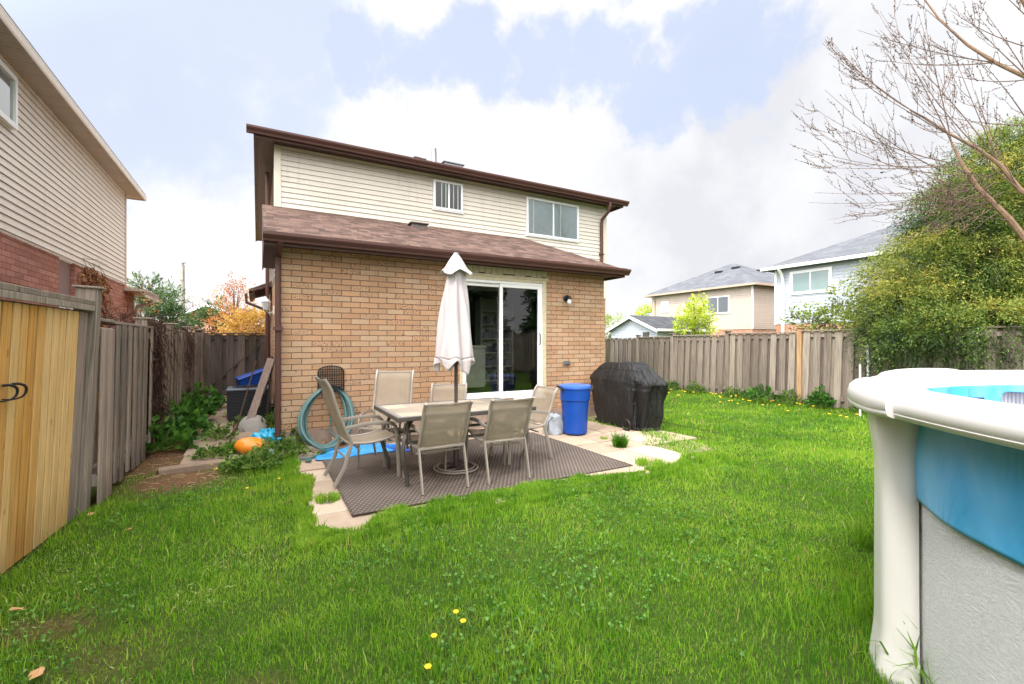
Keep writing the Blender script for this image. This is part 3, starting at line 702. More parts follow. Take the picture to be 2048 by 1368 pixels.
for (x0, x1, y) in ((a+.03, mid+.03, V0+.045), (mid-.035, b-.03, V0+.005)):
    p = MB(); t = .055; q0, q1 = z0+.036, z1-.046
    p.box(x0, x1, y, y+.035, q1-t, q1); p.box(x0, x1, y, y+.035, q0, q0+t+.02); p.box(x0, x0+t, y, y+.035, q0+t+.02, q1-t); p.box(x1-t, x1, y, y+.035, q0+t+.02, q1-t)
    hb(p, 'door_panel', M['white'], door, bevel=.004)
    g = MB(); g.add([(x0+t, y+.018, q0+t+.02), (x1-t, y+.018, q0+t+.02), (x1-t, y+.018, q1-t), (x0+t, y+.018, q1-t)], [(0, 1, 2, 3)]); hb(g, 'glass_pane', M['glass'], door)
p = MB(); p.tube([(b-.06, V0+.0, 1.35), (b-.06, V0-.03, 1.37), (b-.06, V0-.03, 1.53), (b-.06, V0+.0, 1.55)], .009, 8); hb(p, 'door_handle', M['black'], door, smooth=True)
p = MB(); p.box(mid+.2, b+.02, V0-.10, V0-.031, z0-.03, z0+.012); hb(p, 'door_sill', M['white'], door, bevel=.006)
# the room behind the glass
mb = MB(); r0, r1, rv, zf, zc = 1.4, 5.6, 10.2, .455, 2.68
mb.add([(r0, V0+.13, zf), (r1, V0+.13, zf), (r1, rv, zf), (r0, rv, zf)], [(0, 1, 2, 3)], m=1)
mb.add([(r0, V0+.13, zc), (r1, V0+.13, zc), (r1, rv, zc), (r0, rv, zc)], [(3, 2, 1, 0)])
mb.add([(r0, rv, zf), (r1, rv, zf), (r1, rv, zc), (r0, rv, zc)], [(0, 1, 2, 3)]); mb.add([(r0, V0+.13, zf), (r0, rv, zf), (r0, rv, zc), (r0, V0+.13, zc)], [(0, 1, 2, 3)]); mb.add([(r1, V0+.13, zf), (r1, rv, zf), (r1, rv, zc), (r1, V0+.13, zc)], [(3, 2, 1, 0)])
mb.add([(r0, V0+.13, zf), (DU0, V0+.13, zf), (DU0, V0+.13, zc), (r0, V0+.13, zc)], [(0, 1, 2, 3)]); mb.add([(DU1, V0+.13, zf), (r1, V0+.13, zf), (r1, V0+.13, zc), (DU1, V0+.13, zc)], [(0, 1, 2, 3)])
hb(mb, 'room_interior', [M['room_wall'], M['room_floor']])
def house_thing(name, label, cat, u, v, z, group=None): return thing(name, label, cat, W(u, v, z), RZ, group)
t = house_thing('bookshelf', 'white bookshelf with jars and books seen through the right glass door panel', 'shelf', 4.55, 8.9, .455)
mb = MB(); mb.box(-.4, -.375, -.15, .15, 0, 1.9); mb.box(.375, .4, -.15, .15, 0, 1.9); mb.box(-.375, .375, .13, .15, 0, 1.9); mb.build('shelf_frame', M['flesh'], t)
for k in range(6):
    mb = MB(); mb.box(-.374, .374, -.15, .129, .3*k+.1, .3*k+.125); mb.build('shelf_board', M['flesh'], t)
mb = MB()
for k in range(5):
    x = -.35
    while x < .33:
        w = random.uniform(.03, .08); hgt = random.uniform(.1, .2); mb.box(x, x+w*.85, -.1, .05, .3*k+.127, .3*k+.127+hgt); x += w
mb.build('shelf_item', M['blanket'], t)['kind'] = 'stuff'
t = house_thing('freezer', 'pale chest freezer behind the left door pane beside the umbrella', 'freezer', 3.55, 8.3, .455)
mb = MB(); mb.box(-.35, .35, -.3, .3, .06, .82); mb.build('cabinet', M['flesh'], t, bevel=.02); mb = MB(); mb.box(-.36, .36, -.31, .31, .825, .88); mb.build('lid', M['flesh'], t, bevel=.015)
# wall lamp, outlet, tap
lamp = MB(); lx = 4.862; lamp.lathe([(.0, 0), (.055, .004), (.055, .02), (.03, .035)], 14, (0, 0, 0))
wl = thing('wall_lamp', 'small dark lamp with a clear bulb on the brick right of the glass door', 'lamp', W(lx, V0-.001, 2.19), RZ)
o = lamp.build('wall_plate', M['black'], wl, smooth=True); o.rotation_euler = (R(90), 0, 0)
mb = MB(); mb.tube([(0, -.03, .0), (0, -.07, .03), (0, -.11, .01), (0, -.12, -.03)], [.02, .028, .035, .045], 10); mb.build('lamp_arm', M['black'], wl, smooth=True)
mb = MB(); mb.lathe([(.03, 0), (.04, -.03), (.038, -.07), (.015, -.09)], 12, (0, -.12, -.03)); mb.build('bulb', M['lantern_glass'], wl, smooth=True)
mb = MB(); mb.box(4.82, 4.95, V0-.03, V0-.001, .985, 1.06); mb.box(4.86, 4.91, V0-.045, V0-.031, 1.0, 1.04); hb(mb, 'outdoor_outlet', M['grey_metal'], bevel=.004)
tp = house_thing('garden_tap', 'dark wall tap with a short hose end low on the brick below the hose hanger', 'tap', .87, V0-.005, .42)
mb = MB(); mb.tube([(0, 0, .05), (0, -.05, .05), (0, -.07, .03), (0, -.075, -.03)], .013, 8); mb.build('spout', M['black'], tp, smooth=True)
mb = MB(); mb.lathe([(.028, 0), (.03, .008), (.028, .016)], 12, (0, -.05, .075)); mb.tube([(0, -.05, .05), (0, -.05, .08)], .006, 6); mb.build('handle', M['black'], tp)
mb = MB(); mb.tube([(0, -.075, -.03), (0, -.08, -.16), (.01, -.09, -.26), (.08, -.15, -.34), (.2, -.25, -.40), (.42, -.32, -.405)], .011, 8); mb.build('hose_end', M['hose'], tp, smooth=True)
# side lantern and porch roof on the left wall
ln = house_thing('wall_lantern', 'white hexagonal lantern on the side wall of the house above the alley', 'lantern', U0-.001, 9.3, 2.0)
mb = MB(); mb.box(-.02, 0, -.04, .04, -.10, .06); mb.tube([(-.02, 0, -.05), (-.08, 0, -.08), (-.13, 0, -.04)], .008, 6); mb.build('bracket', M['white'], ln)
mb = MB(); mb.lathe([(.02, -.04), (.05, -.02), (.075, .11), (.085, .125), (.02, .19), (.006, .22)], 6, (-.13, 0, 0)); mb.build('lantern_body', M['lantern_glass'], ln)
pr = MB(); y0, y1 = 10.6, 12.6
pr.hexa([(U0-.42, y0, 2.42), (U0-.01, y0, 2.55), (U0-.01, y1, 2.55), (U0-.42, y1, 2.42), (U0-.42, y0, 2.47), (U0-.01, y0, 2.66), (U0-.01, y1, 2.66), (U0-.42, y1, 2.47)])
po_ = hb(pr, 'porch_roof', M['shingle'])
mb = MB(); gutter_v(mb, y0, y1, U0-.42, 2.37, 1); mb.tube([(U0-.47, y0+.02, 2.38), (U0-.46, y0+.02, 2.2), (U0-.10, y0+.02, 2.05), (U0-.06, y0+.02, 1.9), (U0-.06, y0+.02, .3)], .03, 8); hb(mb, 'porch_gutter', M['brown'], po_)

# ---------------------------------------------------------------- generic house builder for the others (u,v frame)
def hip(mb, u0, u1, v0, v1, z, slope, t=.05):
    w = (u1-u0); l = (v1-v0); h = min(w, l)/2; zz = z+h*slope
    if w <= l: a, b = ((u0+u1)/2, v0+h, zz), ((u0+u1)/2, v1-h, zz); fs = [(0, 1, 4), (1, 2, 5, 4), (2, 3, 5), (3, 0, 4, 5)]
    else: a, b = (u0+h, (v0+v1)/2, zz), (u1-h, (v0+v1)/2, zz); fs = [(0, 1, 5, 4), (1, 2, 5), (2, 3, 4, 5), (3, 0, 4)]
    P = [(u0, v0, z), (u1, v0, z), (u1, v1, z), (u0, v1, z), a, b]
    mb.add(P+[(x, y, z-t) for x, y, q in P[:4]], fs+[(0, 6, 7, 1), (1, 7, 8, 2), (2, 8, 9, 3), (3, 9, 6, 0), (9, 8, 7, 6)])
def win_v(root, build, u, sg, v0, v1, z0, z1, cur='curtain', frame='white', fw=.07, proud=.06):
    """window in a wall of constant u; outward direction sg along u"""
    f = MB(); a, b = (u, u+sg*proud) if sg > 0 else (u+sg*proud, u)
    f.box(a, b, v0, v1, z1-fw, z1); f.box(a, b, v0, v1, z0, z0+fw); f.box(a, b, v0, v0+fw, z0+fw, z1-fw); f.box(a, b, v1-fw, v1, z0+fw, z1-fw)
    m = (v0+v1)/2; f.box(a+.01, b-.01, m-.025, m+.025, z0+fw, z1-fw)
    fo = build(f, 'window', M[frame], root)
    c = MB(); c.box(u+sg*.005-.002, u+sg*.005+.002, v0+fw, v1-fw, z0+fw, z1-fw); build(c, 'curtain', M[cur], fo)
    x = u+sg*(proud-.025)
    for p, q in ((v0+fw, m-.025), (m+.025, v1-fw)):
        g = MB(); g.add([(x, p, z0+fw), (x, q, z0+fw), (x, q, z1-fw), (x, p, z1-fw)], [(0, 1, 2, 3)]); build(g, 'pane', M['glass'], fo)
    return fo
# left neighbour
NU, NV = -2.62, 13.3
nh = thing('neighbour_house', 'next door house with beige siding over red brick, rising above the left fence', 'house', W(NU, NV), RZ)
def nb(mb, name, mat, parent=nh, **k): return mb.build(name, mat, parent, off=(-NU, -NV, 0), **k)
mb = MB(); lap_wall(mb, -3., NV, NU, 2.7, 4.78, .094, 'v', sgn=1, lip=.014); mb.box(NU-6, NU-.01, NV-.02, NV, 2.7, 4.78); nb(mb, 'siding_wall', M['siding_left'])
mb = MB(); mb.box(NU-.02, NU+.02, NV-.08, NV+.02, 2.68, 4.775); nb(mb, 'corner_trim', M['beige_trim'], bevel=.003)
mb = MB()
wv0, wv1, wz0, wz1 = 9.46, 10.16, 1.3, 2.66
mb.box(NU-.2, NU-.03, -3., wv0, 0, 2.7); mb.box(NU-.2, NU-.03, wv1, 14.3, 0, 2.7); mb.box(NU-.2, NU-.03, wv0, wv1, 0, wz0); mb.box(NU-6, NU-.21, 14.1, 14.3, 0, 2.7)
nb(mb, 'brick_wall', M['red_brick'])
mb = MB(); mb.box(NU-.12, NU-.09, wv0, wv1, 2.12, 2.7); nb(mb, 'wood_panel', plain('mauve_panel', hx('8d7470'), .7))
win_v(nh, nb, NU-.11, 1, wv0+.02, wv1-.02, 1.35, 2.12, fw=.06)['label'] = 'side window under a panel'
win_v(nh, nb, NU+.012, 1, 6.2, 7.78, 3.98, 4.62, fw=.06)['label'] = 'upstairs side window'
NE, NZ, NEV = -2.31, 4.89, 13.62
mb = MB(); hip(mb, NU*2-NE-5.6, NE, -3.4, NEV, NZ, .4); nb(mb, 'roof', M['grey_shingle'])
mb = MB(); gutter_v(mb, -3.4, NEV+.1, NE, NZ-.12, -1); nb(mb, 'gutter', plain('beige_gutter', hx('d8cabb'), .4))
mb = MB(); mb.box(NE-.02, NE-.001, -3.4, NEV, NZ-.15, NZ-.02); mb.box(NU-6, NE, NEV, NEV+.018, NZ-.15, NZ-.02); nb(mb, 'fascia', M['beige_trim'])
mb = MB(); mb.box(NU+.0, NE-.02, -3.4, NEV, NZ-.13, NZ-.115); mb.box(NU-6, NU, NV, NEV, NZ-.13, NZ-.115); nb(mb, 'soffit', M['soffit_beige'])
mb = MB(); mb.hexa([(NU-3, NV, 2.70), (NU+.36, NV, 2.56), (NU+.36, 15., 2.56), (NU-3, 15., 2.70), (NU-3, NV, 2.74), (NU+.36, NV, 2.62), (NU+.36, 15., 2.62), (NU-3, 15., 2.74)])
mb.box(NU+.34, NU+.36, NV-.01, 15., 2.44, 2.6)
lowr_ = nb(mb, 'lean_to_roof', M['beige_trim'])
mb = MB(); gutter_v(mb, NV-.02, 15., NU+.36, 2.5, -1); mb.tube([(NU+.40, 14.2, 2.5), (NU+.36, 14.2, 2.38), (NU+.05, 14.2, 2.26), (NU+.02, 14.2, 2.1), (NU+.02, 14.2, .2)], .035, 8); nb(mb, 'lean_to_gutter', M['beige_trim'], lowr_)
# dried creeper on the red brick
def ribbons(n, origin_fn, length, seed, w=.008, drop=1., nseg=6, wander=.05):
    rs = np.random.RandomState(seed); mb = MB()
    for i in range(n):
        p = Vector(origin_fn(rs)); pts = [tuple(p)]; d = Vector((rs.uniform(-1, 1)*.5, rs.uniform(-1, 1)*.5, -drop*rs.uniform(.2, 1)))
        for k in range(nseg):
            d = d+Vector(rs.uniform(-1, 1, 3))*.45; d.normalize(); d.z -= .25*drop
            p = p+d*length/nseg*rs.uniform(.5, 1.2); pts.append(tuple(p))
        mb.tube(pts, [w*(1-.6*k/nseg) for k in range(nseg+1)], 3, r=rs.rand())
    return mb
def leafcloud(name, Cn, Dn, K, spread, ll, lw, mat, parent, seed=1, droop=.3, rbase=None, rvar=.25):
    """Cn (n,3) spray origins, Dn (n,3) directions; K leaf quads along each spray"""
    rs = np.random.RandomState(seed); n = len(Cn)
    t = rs.rand(n, K)**.8; D_ = Dn/np.maximum(np.linalg.norm(Dn, axis=1, keepdims=True), 1e-6)
    pos = Cn[:, None]+D_[:, None]*(t*spread)[..., None]; pos[..., 2] -= droop*spread*t**2
    pos += rs.normal(0, .22, (n, K, 3))*spread*(0.25+t[..., None]*.8)*.8
    ax = D_[:, None]+rs.normal(0, .55, (n, K, 3)); ax[..., 2] -= droop; ax /= np.linalg.norm(ax, axis=2, keepdims=True)
    nr = rs.normal(0, 1, (n, K, 3)); nr[..., 2] += .8; sd_ = np.cross(ax, nr); sd_ /= np.maximum(np.linalg.norm(sd_, axis=2, keepdims=True), 1e-6)
    L = (ll*rs.uniform(.6, 1.3, (n, K)))[..., None]; Wd = (lw*rs.uniform(.6, 1.3, (n, K)))[..., None]
    up = np.cross(sd_, ax)
    a = pos; b = pos+ax*L*.45+sd_*Wd*.5+up*Wd*.12; c = pos+ax*L; e = pos+ax*L*.45-sd_*Wd*.5+up*Wd*.12
    V = np.stack([a, b, c, e], 2).reshape(-1, 3); F = np.arange(len(V)).reshape(-1, 4)
    rb = rs.rand(n) if rbase is None else rbase
    rr = np.clip(rb[:, None]+rs.uniform(-rvar, rvar, (n, K)), 0, 1).ravel()
    return arr_mesh(name, V, F, rr, mat, parent)
rs = np.random.RandomState(8)
cv = thing('creeper', 'rust brown dried creeper climbing the red brick beside the neighbour window', 'plant', W(NU-.01, 10.7), RZ)
n = 420; q = rs.rand(n); Cn = np.stack([rs.uniform(-.0, .05, n), (rs.beta(1.2, 1.6, n))*1.75-.5, rs.uniform(1.3, 2.78, n)], 1); Cn[:, 2] -= np.clip(Cn[:, 1], 0, 9)*.08
leafcloud('dry_leaves', Cn, np.stack([np.ones(n)*.3, rs.normal(0, .5, n), -np.ones(n)], 1), 9, .07, .045, .035, M['dead_leaf'], cv, 3)
ribbons(60, lambda r: (.0, r.beta(1.3, 2.)*1.7-.5, r.uniform(1.9, 2.9)), .5, 2, .005, .9).build('stem', M['vine'], cv)['kind'] = 'stuff'
# right-hand neighbours
hB = thing('beige_house', 'pinkish beige sided house with grey hip roof behind the shed', 'house', W(29.4, 18.9), RZ)
def bb(mb, name, mat, parent=hB, **k): return mb.build(name, mat, parent, off=(-29.4, -18.9, 0), **k)
mb = MB(); lap_wall(mb, 18.9, 27.9, 29.4, 2.3, 5.28, .15, 'v', sgn=-1, lip=.02); lap_wall(mb, 29.4, 38., 18.9, 2.3, 5.28, .15, 'u', sgn=-1, lip=.02); bb(mb, 'siding_wall', M['siding_pink'])
mb = MB(); mb.box(29.42, 38, 18.92, 27.9, 0, 2.3); mb.box(29.42, 38, 18.93, 27.9, 2.3, 5.2); bb(mb, 'brick_wall', M['far_brick'])
mb = MB(); mb.box(29.36, 29.46, 18.86, 18.96, 2.3, 5.25); bb(mb, 'corner_trim', M['white'])
mb = MB(); hip(mb, 28.95, 38.45, 18.45, 28.35, 5.4, .5, .16); rB = bb(mb, 'roof', M['grey_shingle'])
mb = MB(); mb.box(28.83, 28.95, 18.33, 28.4, 5.24, 5.38); mb.box(28.95, 38.5, 18.33, 18.45, 5.24, 5.38); bb(mb, 'gutter', plain('tan_gutter', hx('b79f8d'), .5))
for (u, v) in ((32.1, 23.4), (32.5, 22.2)):
    mb = MB(); z = 5.4+.5*(u-28.95); mb.box(u-.25, u+.1, v-.28, v+.28, z-.12, z+.06); bb(mb, 'roof_vent', M['black'], rB)
mb = MB(); mb.box(34.3, 34.9, 21.4, 21.8, 6.82, 7.1); bb(mb, 'roof_vent', M['black'], rB)
win_v(hB, bb, 29.38, -1, 20.6, 22.5, 3.45, 4.75, 'dark_room', fw=.1); win_v(hB, bb, 29.38, -1, 26.1, 26.9, 3.85, 4.75, 'blind', fw=.1)
mb = MB(); mb.tube([(28.9, 27.6, 5.25), (29.2, 27.6, 5.0), (29.3, 27.6, 4.7), (29.3, 27.6, .5)], .07, 6); bb(mb, 'downspout', M['beige_trim'])
mb = MB(); mb.box(29.3, 29.4, 22.4, 24.4, 1.2, 2.28); bb(mb, 'garage_panel', M['white'])
hC = thing('white_house', 'bluish white sided house with grey roof and white framed window, left of the cedar', 'house', W(24.4, 14.4), RZ)
def cb(mb, name, mat, parent=hC, **k): return mb.build(name, mat, parent, off=(-24.4, -14.4, 0), **k)
mb = MB(); lap_wall(mb, 4., 14.4, 24.4, 2.35, 5.28, .15, 'v', sgn=-1, lip=.02); cb(mb, 'siding_wall', M['siding_white'])
mb = MB(); mb.box(24.42, 33.5, 4, 14.38, 0, 2.35); mb.box(24.42, 33.5, 4, 14.38, 2.36, 5.2); cb(mb, 'brick_wall', M['far_brick'])
mb = MB(); mb.box(24.35, 24.45, 14.3, 14.42, 2.35, 5.25); cb(mb, 'corner_trim', M['white'])
mb = MB(); hip(mb, 23.95, 33.9, 3.5, 14.85, 5.4, .46, .16); rC = cb(mb, 'roof', M['grey_shingle'])
mb = MB(); mb.box(23.83, 23.95, 3.5, 14.9, 5.24, 5.39); cb(mb, 'gutter', M['white'])
win_v(hC, cb, 24.38, -1, 11.6, 13.6, 3.85, 5.08, 'blind', fw=.14)
mb = MB(); mb.tube([(23.9, 13.95, 5.25), (24.2, 13.95, 4.95), (24.3, 13.95, 4.7), (24.3, 13.95, .5)], .08, 6); cb(mb, 'downspout', M['white'])
sh = thing('garden_shed', 'low white sided shed with dark gable roof behind the right fence', 'shed', W(19., 17.7), RZ)
def sb(mb, name, mat, parent=sh, **k): return mb.build(name, mat, parent, off=(-19., -17.7, 0), **k)
a0, a1, b0_, b1, sz, pk = 19., 23.2, 17.7, 21.35, 2.12, 2.85
mb = MB(); lap_wall(mb, a0, a1, b0_, 0, sz, .15, 'u', sgn=-1); lap_wall(mb, b0_, b1, a0, 0, sz, .15, 'v', sgn=-1)
mb.add([(a0, b0_, sz), (a0, b1, sz), (a0, (b0_+b1)/2, pk)], [(0, 1, 2)]); sb(mb, 'wall', M['siding_white'])
mb = MB(); e = .28; vm = (b0_+b1)/2; s2 = (pk-sz)/(vm-b0_)
for sg in (-1, 1):
    ve = vm+sg*(vm-b0_+e); ze = sz-e*s2
    P = [(a0-e, ve, ze), (a1+e, ve, ze), (a1+e, vm, pk), (a0-e, vm, pk)]
    mb.add([(x, y, z+.1) for x, y, z in P]+[(x, y, z+.02) for x, y, z in P], [(0, 1, 2, 3), (7, 6, 5, 4), (0, 4, 5, 1), (3, 7, 4, 0), (1, 5, 6, 2)])
sb(mb, 'roof', M['dark_shingle'])
mb = MB()
for sg in (-1, 1):
    ve = vm+sg*(vm-b0_+e); ze = sz-e*s2; mb.hexa([(a0-e-.03, ve, ze-.09), (a0-e, ve, ze-.09), (a0-e, vm, pk-.09), (a0-e-.03, vm, pk-.09), (a0-e-.03, ve, ze+.07), (a0-e, ve, ze+.07), (a0-e, vm, pk+.07), (a0-e-.03, vm, pk+.07)])
mb.box(a0-e, a1+e, b0_-e-.1, b0_-e-.01, sz-.13, sz+.0); sb(mb, 'fascia', M['white'])
mb = MB(); mb.box(a0-.05, a0-.012, b0_+.55, b0_+1.0, 1.5, 1.95); sb(mb, 'window', M['dark_room'])
# far left house, light pole
fh = thing('distant_house', 'distant beige gabled house beyond the alley gate and the pole', 'house', (-26., 39., 0), R(8))
mb = MB(); mb.box(-5, 5, 0, 8, 0, 2.6); mb.add([(-5, 0, 2.6), (5, 0, 2.6), (0, 0, 4.5)], [(0, 1, 2)]); mb.build('wall', M['far_brick'], fh)
mb = MB()
for sg in (-1, 1): mb.hexa([(0, -.5, 4.55), (sg*5.6, -.5, 2.35), (sg*5.6, 8.5, 2.35), (0, 8.5, 4.55), (0, -.5, 4.75), (sg*5.6, -.5, 2.55), (sg*5.6, 8.5, 2.55), (0, 8.5, 4.75)])
mb.build('roof', M['grey_shingle'], fh)
mb = MB()
for sg in (-1, 1): mb.hexa([(0, -.56, 4.45), (sg*5.6, -.56, 2.25), (sg*5.6, -.51, 2.25), (0, -.51, 4.45), (0, -.56, 4.72), (sg*5.6, -.56, 2.52), (sg*5.6, -.51, 2.52), (0, -.51, 4.72)])
mb.build('fascia', M['white'], fh)
mb = MB(); mb.box(2.2, 3.2, -.05, 0, 1.4, 2.3); mb.build('window', M['white'], fh)
lp = thing('light_pole', 'tall pale concrete light pole standing beyond the left fence', 'pole', ((365-1024)/FX*33., 33., 0))
mb = MB(); mb.tube([(0, 0, 0), (0, 0, 7.0)], [.19, .13], 12); mb.build('pole', M['concrete'], lp, smooth=True)
mb = MB(); mb.tube([(0, 0, 6.98), (0, 0, 7.12), (.06, 0, 7.2), (.2, 0, 7.15)], [.07, .08, .09, .05], 8); mb.build('lamp_head', M['grey_metal'], lp)
mb = MB(); mb.box(-.15, .15, -.18, -.12, 5.9, 6.7); mb.build('sign_band', M['concrete'], lp)
# ---------------------------------------------------------------- fences
def fence(name, label, p0, p1, h, mats, lean=0., posts=None, post_h=.12, side=1, bw=.133, sp=.205, cap=True, group=None, sections=None, post_mats=None, zb=.03, gap=.022, back=.165, tilt=None):
    """board-on-board fence from p0 to p1; yard on local -y*side. sections: list of (x0,x1,style,height)"""
    p0 = Vector((*p0, 0)); p1 = Vector((*p1, 0)); L = (p1-p0).length; rz = math.atan2(p1.y-p0.y, p1.x-p0.x)
    t = thing(name, label, 'fence', p0, rz, group, rx=lean)
    for (x0, x1, style, hh) in sections:
        mb = MB(); bk = MB()
        fy0, fy1 = (-gap-.02, -gap); by0, by1 = (gap, gap+.018)
        mat = M[mats.get(style, 'wood_grey')]
        if style in ('solid', 'pink'):
            x = x0
            while x < x1-.02:
                w = min(random.uniform(.098, .112) if style == 'solid' else .1, x1-x); dy = random.uniform(0, .006)
                grey = style == 'solid' and (x > x1-.2)
                mb.box(x+.008, x+w-.010, fy0+dy, fy1+dy*0-.001, zb-.05, hh-.09, m=1 if grey else 0); x += w
            mb.box(x0, x1, by0, by1, zb, hh-.09, .1, m=2)
            o = mb.build('board_panel', [mat, M['wood_pink'], M['wood_dark']], t, bevel=.003, seg=1)
        else:
            n = max(1, int(round((x1-x0)/sp))); s2 = (x1-x0)/n
            for i in range(n):
                a = x0+i*s2+s2*.12+random.uniform(-.006, .006); tw = random.uniform(-.004, .004); dh = random.uniform(-.012, .0); tl = (tilt or 0)*(1+random.uniform(-.3, .3)) if tilt and tilt_on(x0) else 0
                z0 = zb+random.uniform(-.03, .03)
                mb.hexa([(a+tl, fy0+tw, z0), (a+bw+tl, fy0, z0), (a+bw+tl, fy1, z0), (a+tl, fy1+tw, z0), (a, fy0+tw, hh-.03+dh), (a+bw, fy0, hh-.03+dh), (a+bw, fy1, hh-.03+dh), (a, fy1+tw, hh-.03+dh)])
                c = a+s2/2
                c -= (back-bw)/2; tb_ = tl
                if c+bw < x1+.05: mb.hexa([(c+tb_, by0, z0), (c+back+tb_, by0, z0), (c+back+tb_, by1, z0), (c+tb_, by1, z0), (c, by0, hh-.06), (c+back, by0, hh-.06), (c+back, by1, hh-.06), (c, by1, hh-.06)])
            mb.build('board_panel', mat, t, bevel=.003, seg=1)
        for za, zb_ in ((hh-.16, hh-.08), (.16, .25)): rl = MB(); rl.box(x0, x1, -gap+.001, gap-.001, za, zb_); rl.build('rail', M[mats['rail']], t, bevel=.003, seg=1)
        cp = MB(); cw = .085 if style in ('solid',) else .075
        cp.box(x0, x1, -cw, cw, hh-.028, hh+(.012 if style in ('solid',) else -.002)); 
        if style == 'solid': cp.box(x0, x1, -cw-.001, -cw+.02, hh-.075, hh-.029)
        cp.build('cap_rail', M[mats['cap']], t, bevel=.003, seg=1)
    for k, (x, ph, pm) in enumerate(posts):
        mb = MB(); mb.box(x-.047, x+.047, -.064-.03*(pm != 'n'), .05, -.1, ph); mb.box(x-.065, x+.065, -.115, .07, ph, ph+.018)
        mb.build('post', M[pm if pm != 'n' else mats['post']], t, bevel=.004, seg=1)
    return t
def chaikin(p, n=3):
    p = [Vector(q) for q in p]
    for _ in range(n): p = [p[0]]+[r for a, b in zip(p, p[1:]) for r in (a*.75+b*.25, a*.25+b*.75)]+[p[-1]]
    return [tuple(q) for q in p]
random.seed(11)
def tilt_on(x0): return True
mm = dict(boards='wood_grey', solid='wood_new', pink='wood_pink', rail='wood_grey', cap='wood_grey', post='wood_grey')
a = W(-1.58, 1.6)[:2]; b = W(-1.33, 5.06)[:2]
gate = fence('wood_fence', 'fence panel of fresh orange cedar boards with grey top rail, at the left edge', a, b, 1.72, mm, lean=R(2.5), posts=[(3.46, 1.85, 'wood_grey')], sections=[(0, 3.40, 'solid', 1.735)], side=1, gap=.03)
# hooks on the fresh boards
for k, (x, z, lab) in enumerate(((2.33, 1.10, 'black iron hook on the orange boards, at the very left edge'), (2.43, 1.10, 'black iron hook on the orange boards, right one of two'))):
    hk = thing('wall_hook', lab, 'hook', gate.matrix_basis @ Vector((x-.09, -.052, z)), gate.rotation_euler.z, 'black hooks on the cedar boards', rx=R(2.5))
    mb = MB(); hp = chaikin([(-.015, -.002, .045), (.0, -.03, .05), (.022, -.055, .03), (.022, -.055, -.01), (.0, -.045, -.035), (-.035, -.025, -.045), (-.075, -.010, -.042), (-.11, -.004, -.036)]); mb.tube(hp, [.0095*(1-.65*q/(len(hp)-1)) for q in range(len(hp))], 8); mb.build('iron_loop', M['black'], hk, smooth=True)
a = W(-1.28, 5.15)[:2]; b = W(-1.19, 12.9)[:2]
secs = [(0, .42, 'pink', 1.61)]; x = .42; k = 0; posts = []
for x0, x1 in ((.42, 1.85), (1.85, 3.7), (3.7, 5.55), (5.55, 7.6)):
    secs.append((x0+(.05 if k else 0), x1-.05, 'boards', 1.60)); posts.append((x1, 1.68, 'n')); k += 1
fl = fence('wood_fence', 'long grey weathered fence with shadowy gaps along the side alley', a, b, 1.6, mm, lean=R(1.0), posts=posts, sections=secs, sp=.235, bw=.110, gap=.07, back=.15)
mb = MB()
for i in range(5):
    x = .42+i*.2317; z = .45+random.uniform(-.1, .1); mb.box(x+.14, x+.20, .066, .0695, z-(.3 if i == 0 else .1), z+.42+random.uniform(-.05, .1))
mb.build('stripped_patch', M['wood_orange'], fl)
# gate across the alley
a = W(-1.2, 12.75); b = W(.25, 12.75)
md_ = dict(boards='wood_dark', solid='wood_dark', rail='wood_dark', cap='wood_dark', post='wood_dark')
ga = fence('alley_gate', 'dark weathered wooden gate closing the far end of the side alley', W(-1.17, 12.72)[:2], W(.26, 12.72)[:2], 1.62, md_, posts=[(-.02, 1.66, 'n')], sections=[(.04, 1.42, 'boards', 1.62)], sp=.24, bw=.15, zb=.1)
ga['category'] = 'gate'
mb = MB(); mb.bar((.1, .0, .25), (1.3, .0, 1.4), .035, .09, up=(0, 1, 0)); mb.build('brace', M['wood_dark'], ga)
# right fence
random.seed(5)
KR = 10.63
def vY(Y): return (Y-SU*KR)/CU
mr_ = dict(boards='wood_right', rail='wood_right', cap='wood_right', post='wood_right')
Ys = [16.4, 14.5, 13.3, 11.74, 10.17, 8.6, 7.0, 5.4, 3.8, 2.2, .6, -1., -2.6]
tops = [1.545, 1.57, 1.60, 1.635, 1.665, 1.66, 1.74, 1.80, 1.80, 1.8, 1.8, 1.8]
secs = []; posts = []; v00 = vY(Ys[0])
for i in range(len(Ys)-1):
    x0 = v00-vY(Ys[i]); x1 = v00-vY(Ys[i+1]); secs.append((x0+.05, x1-.05, 'boards', tops[i]))
    posts.append((x1, tops[i]+.07 if i != 5 else 1.66, 'wood_post' if i == 3 else 'n'))
fr = fence('wood_fence', 'weathered brown grey board fence along the right side of the lawn, behind the pool', W(KR, v00)[:2], W(KR, vY(-2.6))[:2], 1.6, mr_, posts=posts, sections=secs, sp=.212, bw=.138, tilt=-.05)
# white pipe standing by it
wp = thing('white_pipe', 'thin white plastic pipe upright against the right fence under the cedar', 'pipe', W(10.48, vY(9.0)))
mb = MB(); mb.tube([(0, 0, 0), (0, 0, 1.34)], .022, 8); mb.build('pipe', M['white'], wp, smooth=True)
wp = thing('white_stake', 'short white stake just behind the pool rim', 'stake', W(9.9, vY(8.9)))
mb = MB(); mb.tube([(0, 0, 0), (0, 0, .98)], .018, 8); mb.build('stake', M['white'], wp, smooth=True)
